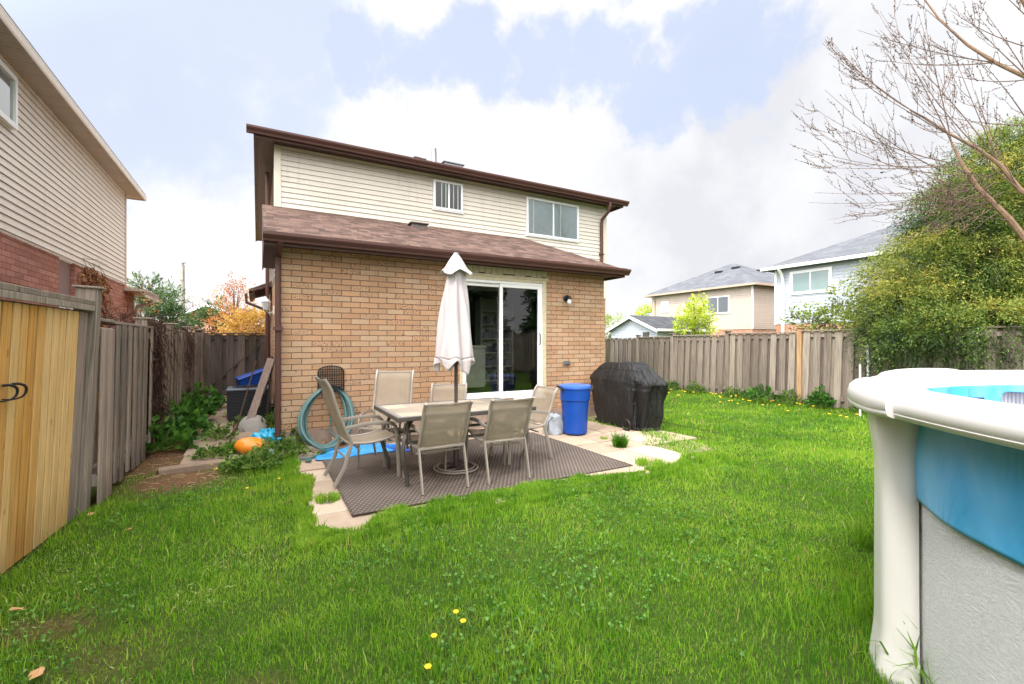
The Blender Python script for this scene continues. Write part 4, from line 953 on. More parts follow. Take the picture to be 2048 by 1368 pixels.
# ---------------------------------------------------------------- patio things
rug = MB(); RU, RV, RW, RL = .66, 3.78, 3.02, 2.12
def rugf(i, j):
    x, y = i*RW, j*RL; e = min(x, RW-x, y, RL-y)
    return (x, y, .012+.004*math.sin(x*5+1)*math.sin(y*4)+(.004 if e < .02 else 0))
rug.grid(rugf, 60, 42); ro = rug.build('outdoor_rug', M['rug'], smooth=True, solid=.008); ro.location = W(RU, RV); ro.rotation_euler = (0, 0, RZ)
tag(ro, 'dark brown woven outdoor rug lying under the dining table and chairs', 'rug')
# table
TU, TV, TL, TW, TZ = 1.115, 4.14, 1.513, .957, .70
tb = thing('patio_table', 'rectangular slate tile patio table with dark metal edge and curved legs', 'table', W(TU, TV, .018), RZ)
mb = MB(); mb.box(.02, TL-.02, .02, TW-.02, TZ-.035, TZ-.018); mb.build('tabletop', M['tile'], tb, bevel=.003)
mb = MB()
for q in ((0, TL, 0, .022), (0, TL, TW-.022, TW), (0, .022, .022, TW-.022), (TL-.022, TL, .022, TW-.022)): mb.box(*q, TZ-.055, TZ-.015)
mb.build('table_rim', M['table_metal'], tb, bevel=.006)
for (x, y, sx, sy) in ((.12, .12, -1, -1), (TL-.12, .12, 1, -1), (.12, TW-.12, -1, 1), (TL-.12, TW-.12, 1, 1)):
    mb = MB(); cx, cy = x-sx*.02, y-sy*.02
    prof = [(.13, .64), (.07, .60), (.01, .53), (-.04, .44), (-.06, .36), (-.055, .27), (-.02, .18), (.015, .1), (.02, 0)]
    pts = [(x-sx*a*.75, y-sy*a*.75, z) for a, z in prof]
    mb.tube(pts, .026, 4, flat=.6, upv=(sx, sy, 0))
    mb.tube([(x-sx*.02, y-sy*.02, .63), (x-sx*.005, y-sy*.005, .5), (x-sx*.02, y-sy*.02, .36)], .012, 6)
    mb.build('leg', M['table_metal'], tb, smooth=True)
mb = MB()
for y in (.2, TW-.2): mb.bar((.12, y, .40), (TL-.12, y, .40), .02, .03)
for x in (.14, TL-.14): mb.bar((x, .2, .40), (x, TW-.2, .40), .02, .03)
mb.build('cross_brace', M['table_metal'], tb, bevel=.003)
# umbrella
UX, UY = -.607, 4.92
um = thing('patio_umbrella', 'closed pale mauve canvas patio umbrella on a dark pole through the table', 'umbrella', (UX, UY, .02), R(11))
mb = MB(); mb.tube([(0, 0, .03), (0, 0, 2.28)], .0195, 14); mb.build('pole', M['pole'], um, smooth=True)
def fold(a, k, n, ph=0.): return 1+k*math.cos(n*a+ph)+k*.35*math.cos(2*n*a+1.)
rs = np.random.RandomState(3); ph = rs.rand(8)*6
def body(i, j):
    a = i*2*math.pi; z = 2.20-1.0*j - (.0)
    t = j
    rad = .062+.120*t**.8
    k = .05+.05*t
    cr = sum(w_*math.exp(-(math.remainder(a-c_-.25*t, 2*math.pi)/.11)**2) for c_, w_ in ((-1.35, .26), (-2.3, .15), (-.55, .16), (.4, .2), (1.5, .2), (2.6, .2)))
    rr = rad*(1+k*math.cos(8*a+.6*math.sin(3*t*2))+.07*math.sin(2*a+4*t)+.06*math.cos(5*a+5*t)-cr*(.3+.7*t))
    lean = -.02*t
    return (rr*math.cos(a)*1.08+lean, rr*math.sin(a)*.92, z+.012*math.cos(8*a)*t)
mb = MB(); mb.grid(body, 128, 40)
def hem(i, j):
    a = i*2*math.pi
    x, y, z = body(i, 1.); f = .5+.5*math.cos(4*a+.5); g = .5+.5*math.cos(8*a)
    dz = (.02+.17*abs(math.remainder(a*5+1., 2*math.pi))/math.pi*(.7+.3*math.cos(a*2+2)))*j
    return (x*(1.03+.07*j*f-.16*j*(1-f)), y*(1.03+.07*j*f-.16*j*(1-f)), z-dz-.0)
mb.grid(hem, 128, 6)
can = mb.build('canopy', M['canopy'], um, smooth=True, solid=.003, angle=180)
def vent(i, j):
    a = i*2*math.pi; t = j
    rad = .026+.112*t**.78+.02*max(0, t-.8)*5; rr = rad*(1+.10*t**3*math.cos(8*a)+.05*t*math.cos(3*a+1))
    return (rr*math.cos(a), rr*math.sin(a), 2.325-.205*t-.028*t*math.cos(4*a+2))
mb = MB(); mb.grid(vent, 96, 16); mb.build('vent_flap', M['canopy'], um, smooth=True, solid=.003, angle=180)
mb = MB(); mb.lathe([(.0, .03), (.02, .028), (.034, .012), (.036, -.005), (.03, -.02)][::-1], 16, (0, 0, 2.32)); mb.build('finial', M['grey_bag'], um, smooth=True)
mb = MB()
for k in range(8):
    a = k*math.pi/4+.2; mb.bar((.04*math.cos(a), .04*math.sin(a), 2.1), (.07*math.cos(a), .07*math.sin(a), 1.13), .009, .012)
mb.build('rib', M['pole'], um)['kind'] = 'stuff'
ub = thing('umbrella_stand', 'round bronze scrollwork umbrella stand on the rug under the table', 'stand', (UX, UY, .02))
mb = MB(); mb.lathe([(.03, 0), (.03, .28), (.026, .29)], 14, (0, 0, .03)); mb.build('stem', M['pole'], ub, smooth=True)
mb = MB(); ring = lambda r, z: [(r*math.cos(k*math.pi/18), r*math.sin(k*math.pi/18), z) for k in range(36)]
mb.tube(ring(.235, .02), .011, 6, closed=True); mb.tube(ring(.20, .035), .008, 6, closed=True); mb.build('rim', M['chair_metal'], ub, smooth=True)
for k in range(6):
    a = k*math.pi/3; mb = MB()
    pts = [((.03+.16*t)*math.cos(a+.9*math.sin(t*3.1)), (.03+.16*t)*math.sin(a+.9*math.sin(t*3.1)), .03+.03*math.sin(t*3.1)) for t in np.linspace(0, 1, 12)]
    mb.tube(pts, .007, 6); mb.build('scroll', M['pole'], ub, smooth=True)
# chairs
def chair(name, label, high=False):
    t = thing(name, label, 'chair', group='sling chairs around the patio table')
    hw = .225; top = 1.03 if high else .83; bx = -.40 if high else -.36
    back = lambda s: (-.20-.16*s+(.0 if not high else -.05*s)-.02*math.sin(s*3.1) + (-.035 if s > .85 else 0)*(s-.85)/.15, .40+(top-.40)*s)
    for sx in (-1, 1):
        mb = MB(); x = sx*hw
        mb.tube([(x, .27, 0), (x, .262, .2), (x, .25, .42), (x, .235, .52), (x, .20, .555), (x, .15, .565)], .020, 6, flat=.6, upv=(1, 0, 0)); mb.build('leg', M['chair_metal'], t, smooth=True)
        mb = MB(); mb.tube([(x, -.31 if not high else -.36, 0), (x, -.265, .18), (x, -.225, .32), (x, -.20, .40)], .021, 6, flat=.6, upv=(1, 0, 0)); mb.build('leg', M['chair_metal'], t, smooth=True)
        mb = MB(); pts = [(x, .15, .568), (x, .05, .575), (x, -.08, .572), (x, back(.28)[0], .545)]
        mb.tube(pts, .021, 6, flat=.45, upv=(1, 0, 0))
        cc = [(x, .17+.028*math.cos(q)-.0, .528+.028*math.sin(q)) for q in np.linspace(1.4, -3.6, 12)]; mb.tube(cc, .005, 5)
        mb.build('armrest', M['chair_metal'], t, smooth=True)
    mb = MB()
    for sx in (-1, 1): mb.tube([(sx*hw, *back(s_)) for s_ in np.linspace(0, 1, 12)], .015, 8)
    mb.tube([(-hw, back(.96)[0]+.003, back(.96)[1]), (0, back(.96)[0]-.02, back(.96)[1]+.0), (hw, back(.96)[0]+.003, back(.96)[1])], .009, 6)
    mb.tube([(-hw, -.215, .385), (hw, -.215, .385)], .011, 6)
    mb.build('back_frame', M['chair_metal'], t, smooth=True)
    seatp = lambda s: (.27-.47*s, .435-.055*math.sin(min(1, s*1.1)*2.2)+(.012 if s < .08 else 0)-(.02 if s < .03 else 0))
    mb = MB()
    for sx in (-1, 1): mb.tube([(sx*(hw-.014), *seatp(s_)) for s_ in np.linspace(0, 1, 10)], .013, 8)
    for y, z in ((.20, .37), (-.12, .33)): mb.tube([(-hw, y, z), (hw, y, z)], .010, 6)
    if high:
        mb.tube([(-hw, -.24, .25), (hw, -.24, .25)], .010, 6)
    mb.build('seat_frame', M['chair_metal'], t, smooth=True)
    w = hw-.022
    mb = MB(); mb.grid(lambda i, j: ((2*i-1)*(w+.006), seatp(j)[0], seatp(j)[1]-.012*math.sin(i*math.pi)), 10, 16, .5); mb.build('seat', M['sling'], t, smooth=True, solid=.004)
    def bk(i, j):
        y, z = back(.02+.975*j); return ((2*i-1)*(w+.006), y-.022*math.sin(i*math.pi)*(1-.3*j), z-.008*math.sin(i*math.pi)*(j > .97))
    mb = MB(); mb.grid(bk, 10, 20, .5); mb.build('backrest', M['sling'], t, smooth=True, solid=.004)
    return t
def place(o, x, y, rz): o.location = (x, y, .02); o.rotation_euler = (0, 0, rz)
c1 = chair('patio_chair', 'low back sling chair nearest the camera, tucked under the table front left')
x, y, _ = W(1.52, 4.28); place(c1, x, y, RZ+R(1))
x, y, _ = W(2.19, 4.24); dup(c1, (x, y, .02), RZ-R(2), 'low back sling chair tucked under the table front, right one of the two nearest')
x, y, _ = W(2.74, 4.69); dup(c1, (x, y, .02), RZ+R(90), 'sling chair facing left at the table end beside the blue bin')
dup(c1, (-.83, 5.62, .02), R(180), 'sling chair behind the umbrella pole, against the glass door side of the table')
c2 = chair('patio_chair', 'tall back sling chair turned sideways at the left end of the table', True)
x, y, _ = W(.98, 4.83); place(c2, x, y, RZ-R(90)+R(4))
dup(c2, (-1.46, 5.24, .02), R(180), 'tall back sling chair by the brick wall, behind the left corner of the table')
# bin
bn = thing('trash_bin', 'blue round plastic bin with lid, between the chairs and the black cover', 'bin', (.960, 6.92, 0), R(20))
mb = MB(); mb.lathe([(.17, .015), (.185, .03), (.195, .32), (.212, .50), (.214, .52), (.228, .525), (.232, .70), (.236, .715)], 40, fn=lambda a, z: 1-.06*max(0, 1-z/.12)*(math.cos(6*a) > .55)); mb.build('bin_body', M['blue_bin'], bn, smooth=True)
mb = MB(); mb.lathe([(.247, .70), (.25, .715), (.245, .74), (.20, .752), (.0, .765)], 40); mb.build('lid', M['blue_lid'], bn, smooth=True)
for sg in (-1, 1):
    mb = MB(); mb.tube([(sg*.23, -.07, .70), (sg*.275, -.06, .725), (sg*.29, 0, .735), (sg*.275, .06, .725), (sg*.23, .07, .70)], .013, 8)
    mb.tube([(sg*.235, -.075, .66), (sg*.26, -.08, .68), (sg*.275, -.06, .725)], .013, 8); mb.build('handle', M['black'], bn, smooth=True)
# grey bag by the bin
bg_ = MB()
def bagf(i, j):
    a = i*2*math.pi; t = j; r0 = .13*(1-.25*t)*(1+.12*math.sin(3*a+5*t)+.06*math.sin(7*a+9*t)) * (1 if t < .98 else .1)
    return (r0*1.25*math.cos(a), r0*.9*math.sin(a), .30*t+.015*math.sin(5*a))
bg_.grid(bagf, 40, 14); bgo = bg_.build('storage_bag', M['grey_bag'], smooth=True, angle=180); bgo.location = (.64, 6.95, .0)
tag(bgo, 'crumpled silver grey bag on the patio left of the blue bin', 'bag')
st = MB(); st.tube([(-.1, -.11, .05), (-.09, -.13, .2), (-.02, -.12, .27)], .006, 5); so = st.build('strap', M['black'], bgo)
# covered grill (long axis along v)
gr = thing('covered_grill', 'barbecue grill under a draped black vinyl cover at the patio corner', 'grill', W(5.42, 5.73), RZ+R(-3))
def cov(i, j):
    # i around, j bottom->top; rounded-rect section with shelf shoulders
    a = i*2*math.pi; ca, sa = math.cos(a), math.sin(a)
    n = 3.6 if j < .62 else 3.0
    def se(c): return math.copysign(abs(c)**(2/n), c)
    z = [0.015, 1.07][0]+1.045*j if j < 1 else 1.06
    hx_ = np.interp(j, [0, .1, .55, .72, .80, .93, 1.], [.25, .26, .31, .32, .30, .235, .19])
    hy = np.interp(j, [0, .1, .45, .70, .76, .90, .97, 1.], [.62, .64, .73, .82, .79, .60, .52, .45])
    # drape folds: stronger at the ends and below the shelves
    f = 1+.035*math.sin(9*a+3*j)*(1-j)+.028*math.sin(5*a+9*j+1)+.018*math.sin(17*a-7*j)*(1-j)+.03*math.sin(3*a-5*j)-.05*math.exp(-((a-4.1+.5*j)/.10)**2)*(j < .75)-.04*math.exp(-((a-3.6-.3*j)/.08)**2)*(j > .4)
    x = hx_*se(ca)*f; y = hy*se(sa)*f
    # pulled crease between lid and side shelf
    if j > .72: y += .02*math.sin(6*a)
    z2 = z - (.05*abs(sa)**3 if j > .7 else 0)
    rg = abs(2*float(vnoise(a*2.6+40, z*1.1+a*.6, 1., 71))-1)+.5*abs(2*float(vnoise(a*5.5+20, z*2.2-a*.8, 1., 72))-1)
    k = 1-.085*(1-min(1, rg*1.6))*(j > .03)
    return (x*k, y*k, z2)
mb = MB(); mb.grid(cov, 200, 80)
top_ = [cov(k/200, 1.) for k in range(200)]; mb.add(top_, [tuple(range(200))])
go_ = mb.build('cover', M['cover'], gr, smooth=True, angle=180)
mb = MB()
for sg in (-1, 1):
    pts = [(-.20+.0*k, sg*.40, 1.0) for k in range(1)]
mb.tube([cov((.5-.13)+.26*k/20, .90) for k in range(21)], .006, 5); mb.tube([cov(.5+.16, j) for j in np.linspace(.9, .55, 14)], .006, 5); mb.tube([cov(.5-.16+.0, j) for j in np.linspace(.9, .6, 12)], .006, 5)
mb.build('seam', M['cover'], gr, smooth=True)
mb = MB(); mb.tube([(-.33+.0, -.40+.085*math.cos(q), .09+.085*math.sin(q)) for q in np.linspace(0, 2*math.pi, 18, endpoint=False)], .018, 8, closed=True); mb.build('wheel', M['black'], gr, smooth=True)
# hose hanger
hh_ = thing('hose_hanger', 'black lattice hose hanger on the brick wall above the coiled hose', 'hanger', W(.885, V0-.004, .70), RZ)
mb = MB(); w2_ = .165
arch = lambda x: .30+.07*math.sqrt(max(0, 1-(x/w2_)**2))
for k in range(12):
    x = -w2_+2*w2_*k/11; mb.tube([(x, -.015, .0), (x, -.015, arch(x))], .005, 4)
for k in range(11):
    z = .02+k*.03; mb.tube([(-w2_, -.015, z), (w2_, -.015, z)], .005, 4)
mb.tube([(-w2_, -.015, -.02)]+[(x, -.015, arch(x)) for x in np.linspace(-w2_, w2_, 16)]+[(w2_, -.015, -.02)], .009, 6); mb.build('lattice', M['black'], hh_)
mb = MB(); mb.grid(lambda i, j: ((2*i-1)*.15, -.02-.16*j, .05+.05*math.sin(i*math.pi)-.02*j*0), 12, 6); mb.build('hose_cradle', M['black'], hh_, solid=.012)
hs = thing('garden_hose', 'teal green garden hose coiled over the hanger and spilling onto the ground', 'hose', W(.885, V0, 0), RZ)
rs = np.random.RandomState(12); mb = MB(); pts = []
NL = 8
for l in range(NL):
    wd = .175+.03*rs.rand()+.008*l; y_top = -.05-.012*l; bot = -.22-.07*l-rs.rand()*.05; low = .02+.008*l
    for q in (np.linspace(0, 1, 26, endpoint=False) if l < NL-1 else np.linspace(0, .5, 14)):
        a = math.pi/2+2*math.pi*q
        cx = wd*math.cos(a)*(1.0+.75*(1-math.sin(a))*.5)-.11*(1-math.sin(a))/2-.02
        s_ = (math.sin(a)+1)/2
        z = low+(.80-low)*(s_**.85); y = y_top*s_+bot*(1-s_)**1.6+ -.03*(1-s_)
        pts.append((cx*(1+.1*rs.rand()*0)+.02*math.sin(l*2.), y, z))
pts += [(-.12, -.66, .02), (-.26, -.70, .02), (-.42, -.80, .02), (-.44, -1.02, .02), (-.34, -1.08, .03), (-.30, -.95, .03), (-.36, -.84, .045), (-.46, -.86, .03)]
# smooth
P = np.array(pts)
for _ in range(2): P[1:-1] = (P[:-2]+2*P[1:-1]+P[2:])/4
mb.tube([tuple(p) for p in P], .0155, 7); mb.build('hose', M['hose'], hs, smooth=True, angle=180)
mb = MB()
for l in range(3):
    mb.tube([((.235+.02*l)*math.cos(a)+.0, -.34-.04*l+.1*math.sin(a)*0-.26*(1-math.sin(a))*.2, .40+.36*math.sin(a)) for a in np.linspace(-math.pi*.95, math.pi*.0, 14)], .0135, 7)
hs2 = mb
# tarp
tp_ = thing('blue_tarp', 'crumpled bright blue tarp on the rug under the sideways chair', 'tarp', G(720, 905), RZ+R(-8))
rs = np.random.RandomState(7)
def tarpf(i, j, wx=.95, wy=.55):
    x = (i-.5)*wx; y = (j-.5)*wy*(1-.25*i); e = 1-max(abs(2*i-1), abs(2*j-1))**3
    n = float(vnoise(x*7+3, y*7, 1., 9))*.06+float(vnoise(x*18, y*18, 1., 10))*.025
    return (x+.04*math.sin(y*9), y+.05*math.sin(x*6), .022+n*e)
mb = MB(); mb.grid(tarpf, 70, 44); mb.build('tarp_sheet', M['tarp'], tp_, smooth=True, angle=180, solid=.003)
mb = MB(); mb.grid(lambda i, j: (.22+(i-.5)*.72+.03*math.sin(j*5), (j-.5)*.34-.03+.06*math.sin(i*4), .020+.05*float(vnoise(i*5, j*4+8, 1., 4))*(1-max(abs(2*i-1), abs(2*j-1))**3)), 50, 30); mb.build('folded_layer', M['tarp_under'], tp_, smooth=True, angle=180, solid=.003)
cu = thing('tumbler', 'pale teal plastic tumbler with a straw by the foot of the wall', 'cup', W(1.62, 6.35, 0))
cu.location.z = .32
st_ = thing('step_stool', 'small grey box standing by the wall with a tumbler on it', 'box', W(1.62, 6.38, 0), RZ)
mb = MB(); mb.box(-.14, .14, -.12, .12, 0, .03); mb.box(-.13, .13, -.11, .11, .03, .31); mb.build('box_body', M['foundation'], st_, bevel=.01)
mb = MB(); mb.lathe([(.028, 0), (.04, .16)], 16); mb.build('cup_body', M['teal'], cu, smooth=True)
mb = MB(); mb.tube([(0, 0, .02), (-.05, 0, .24)], .004, 5); mb.build('straw', M['white'], cu)
# ---------------------------------------------------------------- alley things
ac = thing('air_conditioner', 'black air conditioner unit standing in the side alley', 'air conditioner', W(-.46, 9.13, .02), RZ)
mb = MB()
mb.box(.02, .64, .02, .62, 0, .05)
for k in range(18): mb.box(.0, .66, .0, .64, .055+k*.026, .055+k*.026+.016)
mb.box(.012, .648, .012, .628, .05, .53); mb.build('casing', M['ac_black'], ac, bevel=.003, seg=1)
mb = MB(); mb.box(-.01, .67, -.01, .65, .53, .57); to_ = mb.build('top_panel', M['ac_top'], ac, bevel=.015)
mb = MB()
for k in range(9): r_ = .04+k*.028; mb.tube([(.33+r_*math.cos(q), .32+r_*math.sin(q), .585) for q in np.linspace(0, 2*math.pi, 24, endpoint=False)], .004, 4, closed=True)
for k in range(8): q = k*math.pi/4; mb.tube([(.33, .32, .585), (.33+.26*math.cos(q), .32+.26*math.sin(q), .58)], .004, 4)
mb.lathe([(.06, .576), (.05, .60), (.0, .60)], 14, (.33, .32, 0)); mb.build('fan_grille', M['ac_black'], to_)
bb_ = thing('recycling_box', 'bright blue plastic box behind the air conditioner', 'box', W(-.12, 11.2, .0), RZ+R(12))
mb = MB(); P0 = [(-.2, -.15), (.25, -.15), (.25, .2), (-.2, .2)]
mb.hexa([(-.18, -.13, .0), (.25, -.13, .0), (.25, .2, .0), (-.18, .2, .0), (-.25, -.18, .62), (.32, -.18, .82), (.32, .25, .82), (-.25, .25, .62)]); mb.build('box_body', M['blue_bin'], bb_, bevel=.02)
mb = MB(); mb.tube([(-.26, -.19, .62), (.33, -.19, .82), (.33, .26, .82), (-.26, .26, .62)], .018, 6, closed=True); mb.build('box_rim', M['blue_bin'], bb_, smooth=True)
# boards leaning on the wall
def lean(name, label, cat, p, q, w, h, mat, group=None):
    t = thing(name, label, cat, p, 0, group); mb = MB(); mb.bar((0, 0, 0), Vector(q)-Vector(p), w, h, up=(SU, -CU, 0)); o = mb.build('timber', mat, t, bevel=.004); return t
tbr = thing('wooden_ladder', 'old brown wooden step ladder leaning by the house corner in the alley', 'ladder', W(-.16, 8.05))
pA, qA = Vector((0, 0, 0)), Vector(W(.36, .55, 1.12)); side = Vector(W(.06, .40, 0))
for k, sd2 in enumerate((Vector((0, 0, 0)), side)):
    mb = MB(); mb.bar(pA+sd2, qA+sd2*.8, .03, .11 if k == 0 else .08, up=(CU, SU, 0)); mb.build('rail', M['wood_pink'] if k == 0 else M['wood_dark'], tbr, bevel=.004)
for k in range(5):
    f = (k+.7)/5.5; mb = MB(); mb.bar(pA.lerp(qA, f), (pA+side).lerp(qA+side*.8, f), .07, .02); mb.build('rung', M['wood_pink'], tbr)
lean('metal_pole', 'thin grey pole leaning against the boards beside the air conditioner', 'pole', W(-.30, 7.9), W(-.02, 8.35, 1.10), .022, .022, M['dark_bark'])
lean('wood_plank', 'narrow weathered plank leaning upright behind the ladder near the downspout', 'plank', W(.12, 8.5), W(.22, 8.75, 1.15), .03, .12, M['wood_dark'])
lid = MB(); lid.lathe([(.225, 0), (.23, .012), (.21, .05), (.15, .085), (.06, .10), (.0, .102)], 30); lo = lid.build('round_lid', M['concrete'], smooth=True); lo.location = W(-.06, 8.15, .08); lo.scale = (.85,)*3; lo.rotation_euler = (R(62), 0, RZ)
tag(lo, 'grey domed round lid leaning in front of the air conditioner', 'lid')
ob = MB()
def pump(i, j):
    a = i*2*math.pi; b = (j-.5)*math.pi; r = .17*(1+.03*math.cos(9*a)); return (r*1.15*math.cos(b)*math.cos(a), r*.8*math.cos(b)*math.sin(a), .085+.105*math.sin(b))
ob.grid(pump, 60, 24); oo = ob.build('pumpkin_pail', M['orange'], smooth=True, angle=180); x, y, z = G(502, 908); oo.location = (x, y, .02); oo.rotation_euler = (R(12), R(10), .4)
tag(oo, 'orange plastic pumpkin pail lying in the weeds by the house corner', 'pail')
def crumple(name, label, cat, loc, sx, sy, sz, mat, seed):
    rs = np.random.RandomState(seed); ph = rs.rand(6)*6
    def f(i, j):
        a = i*2*math.pi; b = (j-.5)*math.pi
        r = 1+.22*math.sin(3*a+ph[0]+2*b)+.15*math.sin(7*a+ph[1]-3*b)+.1*math.sin(11*b+ph[2]+5*a)
        return (sx*r*math.cos(b)*math.cos(a), sy*r*math.cos(b)*math.sin(a), sz*(1+math.sin(b))*(r*.6+.4))
    mb = MB(); mb.grid(f, 50, 26); o = mb.build(name, mat, smooth=True, angle=180); o.location = loc; tag(o, label, cat); return o
x, y, z = G(537, 897); crumple('plastic_bag', 'turquoise plastic bag crumpled behind the orange pail', 'bag', (x, y, .0), .17, .15, .11, M['turquoise'], 3)
x, y, z = G(478, 903); crumple('plastic_bag', 'small turquoise scrap at the left of the orange pail', 'bag', (x, y+.05, .0), .05, .05, .05, M['turquoise'], 5)
x, y, z = G(532, 912); crumple('wrapper', 'pale wrapper litter right of the orange pail', 'litter', (x, y, .0), .10, .06, .04, M['litter'], 6)
x, y, z = G(520, 852); crumple('stone', 'flat pale stone in the weeds below the ladder', 'stone', (x, y, .0), .11, .09, .04, M['old_paver'], 9)
# ---------------------------------------------------------------- pool
PC = Vector((3.22, 1.10, 0))
pool = thing('swimming_pool', 'round above ground pool with white resin rim and blue liner hanging over its side', 'pool', PC)
NS, A0 = 9, 153.
def pol(r, deg, z): return (r*math.cos(R(deg)), r*math.sin(R(deg)), z)
mb = MB(); n = 180
mb.grid(lambda i, j: pol(1.745, 360*i, 1.13*j), n, 1); mb.build('wall', M['pool_wall'], pool, smooth=True, angle=180)
mb = MB(); mb.grid(lambda i, j: pol(1.735, 360*i, 1.13*j), n, 1); mb.build('inner_wall', M['ribbed'], pool, smooth=True, angle=180)
mb = MB(); mb.add([pol(1.73, 360*i/n, .06) for i in range(n)], [tuple(range(n))]); mb.build('pool_floor', M['ribbed'], pool)
def drape(i, j):
    a = 147+130*i; f = i*130
    low = .775-.0020*max(0, f-12)+.004*math.sin(f*.3)
    z = 1.125+(low-1.125)*j
    r = 1.752+.004*j+.012*(j**1.2)*(.5+.5*math.sin(f*.33+2*j))+.012*math.sin(j*3.1)*(.5+.5*math.sin(f*.17+1))
    if f < 5: r += .05*(1-f/5)*math.sin(j*3.14)
    return pol(r, a, z)
mb = MB(); mb.grid(drape, 260, 24); mb.build('outer_liner', M['liner'], pool, smooth=True, angle=180, solid=.003)
def drape2(i, j):
    a = 360*i; f = a
    low = 1.075+.012*math.sin(R(a)*9)+.008*math.sin(R(a)*23+1)-.07*(abs(math.sin(R(a)*4.5)) > .985)
    z = 1.135+(low-1.135)*j; r = 1.715-.012*j*(1+math.sin(R(a)*60+2*math.sin(R(a)*11)))-.008*abs(math.sin(R(a)*31))
    return pol(r, a, z)
mb = MB(); mb.grid(drape2, 900, 8); mb.build('inner_liner', M['liner'], pool, smooth=True, angle=180, solid=.002)
prof = [(1.885, 1.112), (1.912, 1.114), (1.926, 1.121), (1.932, 1.134), (1.929, 1.138), (1.933, 1.142), (1.934, 1.168), (1.926, 1.192), (1.905, 1.210), (1.87, 1.219), (1.82, 1.221), (1.79, 1.217), (1.775, 1.206), (1.768, 1.19), (1.766, 1.15), (1.766, 1.13), (1.766, 1.112)]
def ringseg(mb, a0, a1, k, pr, poly=.35, n_=24, close=True):
    vs = []; m = len(pr)
    for q in range(n_+1):
        a = a0+(a1-a0)*q/n_; 
        rel = ((a-A0) % 40)-20; sag = poly*(math.cos(R(20))/math.cos(R(rel))-math.cos(R(20))/math.cos(R(20)))   # slight chord flattening between posts
        for (r, z) in pr: vs.append(pol(r*(1+sag*1.), a, z))
    fs = [(q*m+j, q*m+(j+1) % m, (q+1)*m+(j+1) % m, (q+1)*m+j) for q in range(n_) for j in range(m)]
    fs += [tuple(range(m))[::-1], tuple(n_*m+j for j in range(m))]
    mb.add(vs, fs, .5)
for k in range(NS):
    a = A0+40*k
    mb = MB(); ringseg(mb, a+1, a+39, k, prof); mb.build('top_rail', M['pool_white'], pool, smooth=True, angle=60)
    mb = MB(); c = 1.85
    pr2 = [(c+(r-c)*1.10, 1.17+(z-1.17)*1.22+.006) for r, z in prof]
    vs = []; m = len(pr2); nn = 18
    for q in range(nn+1):
        t = q/nn*2-1; s_ = (1-abs(t)**3.2*.16); aa = a+t*9.5
        for (r, z) in pr2: vs.append(pol(c+(r-c)*s_, aa, 1.18+(z-1.18)*s_))
    fs = [(q*m+j, q*m+(j+1) % m, (q+1)*m+(j+1) % m, (q+1)*m+j) for q in range(nn) for j in range(m)]+[tuple(range(m))[::-1], tuple(nn*m+j for j in range(m))]
    mb.add(vs, fs, .5); mb.build('rail_cap', M['pool_white'], pool, smooth=True, angle=60)
    mb = MB()
    def post(i, j):
        z = 1.135*j; w = np.interp(z, [0, .12, .35, .8, 1.0, 1.08, 1.135], [.27, .25, .235, .228, .24, .262, .28])/2
        dp = np.interp(z, [0, .2, .9, 1.135], [.125, .105, .105, .135])
        x = (2*i-1); yy = dp*(1-abs(x)**6.)
        return tuple(Vector((x*w, 1.750+yy, z)))
    mb.grid(post, 28, 24)
    o = mb.build('post', M['pool_white'], pool, smooth=True, angle=70, solid=.006); o.rotation_euler = (0, 0, R(a-90))

# ---------------------------------------------------------------- lawn grass
def patio_edge(v): return np.interp(v, [3.3, 4.5, 4.9, 5.2], [4.60, 4.62, 4.95, 5.12])
def grass_ok(x, y, rs):
    u = CU*x+SU*y; v = -SU*x+CU*y
    nz = (vnoise(x, y, 3.1, 21)*.6+vnoise(x, y, 8.7, 22)*.4-.5)
    ins = np.minimum(np.minimum(u-(PU+.05), v-(3.5+.03+np.interp(u, [.7, 1.0, 1.6, 2.5, 3.4, 4.], [0, .19, .25, .21, .16, .04]))), patio_edge(v)-u)+nz*.26
    ok = ~((ins > .0) & (v < 6.8))
    ok &= ~((u > .22) & (u < 7.6) & (v > 6.62) & ((u < 5.85) | (v > 8.7)))
    ok &= (u < 10.63) & (u > np.interp(v, [1.6, 5.12, 5.3], [-1.47, -1.24, -1.18]))
    ok &= ((x-PC.x)**2+(y-PC.y)**2) > 1.77**2
    sa = soil_amount(x, y)
    ok &= rs.rand(len(x)) > np.clip(sa*1.5, 0, .985)
    ok &= ~((u < .25) & (v > 12.6))
    return ok
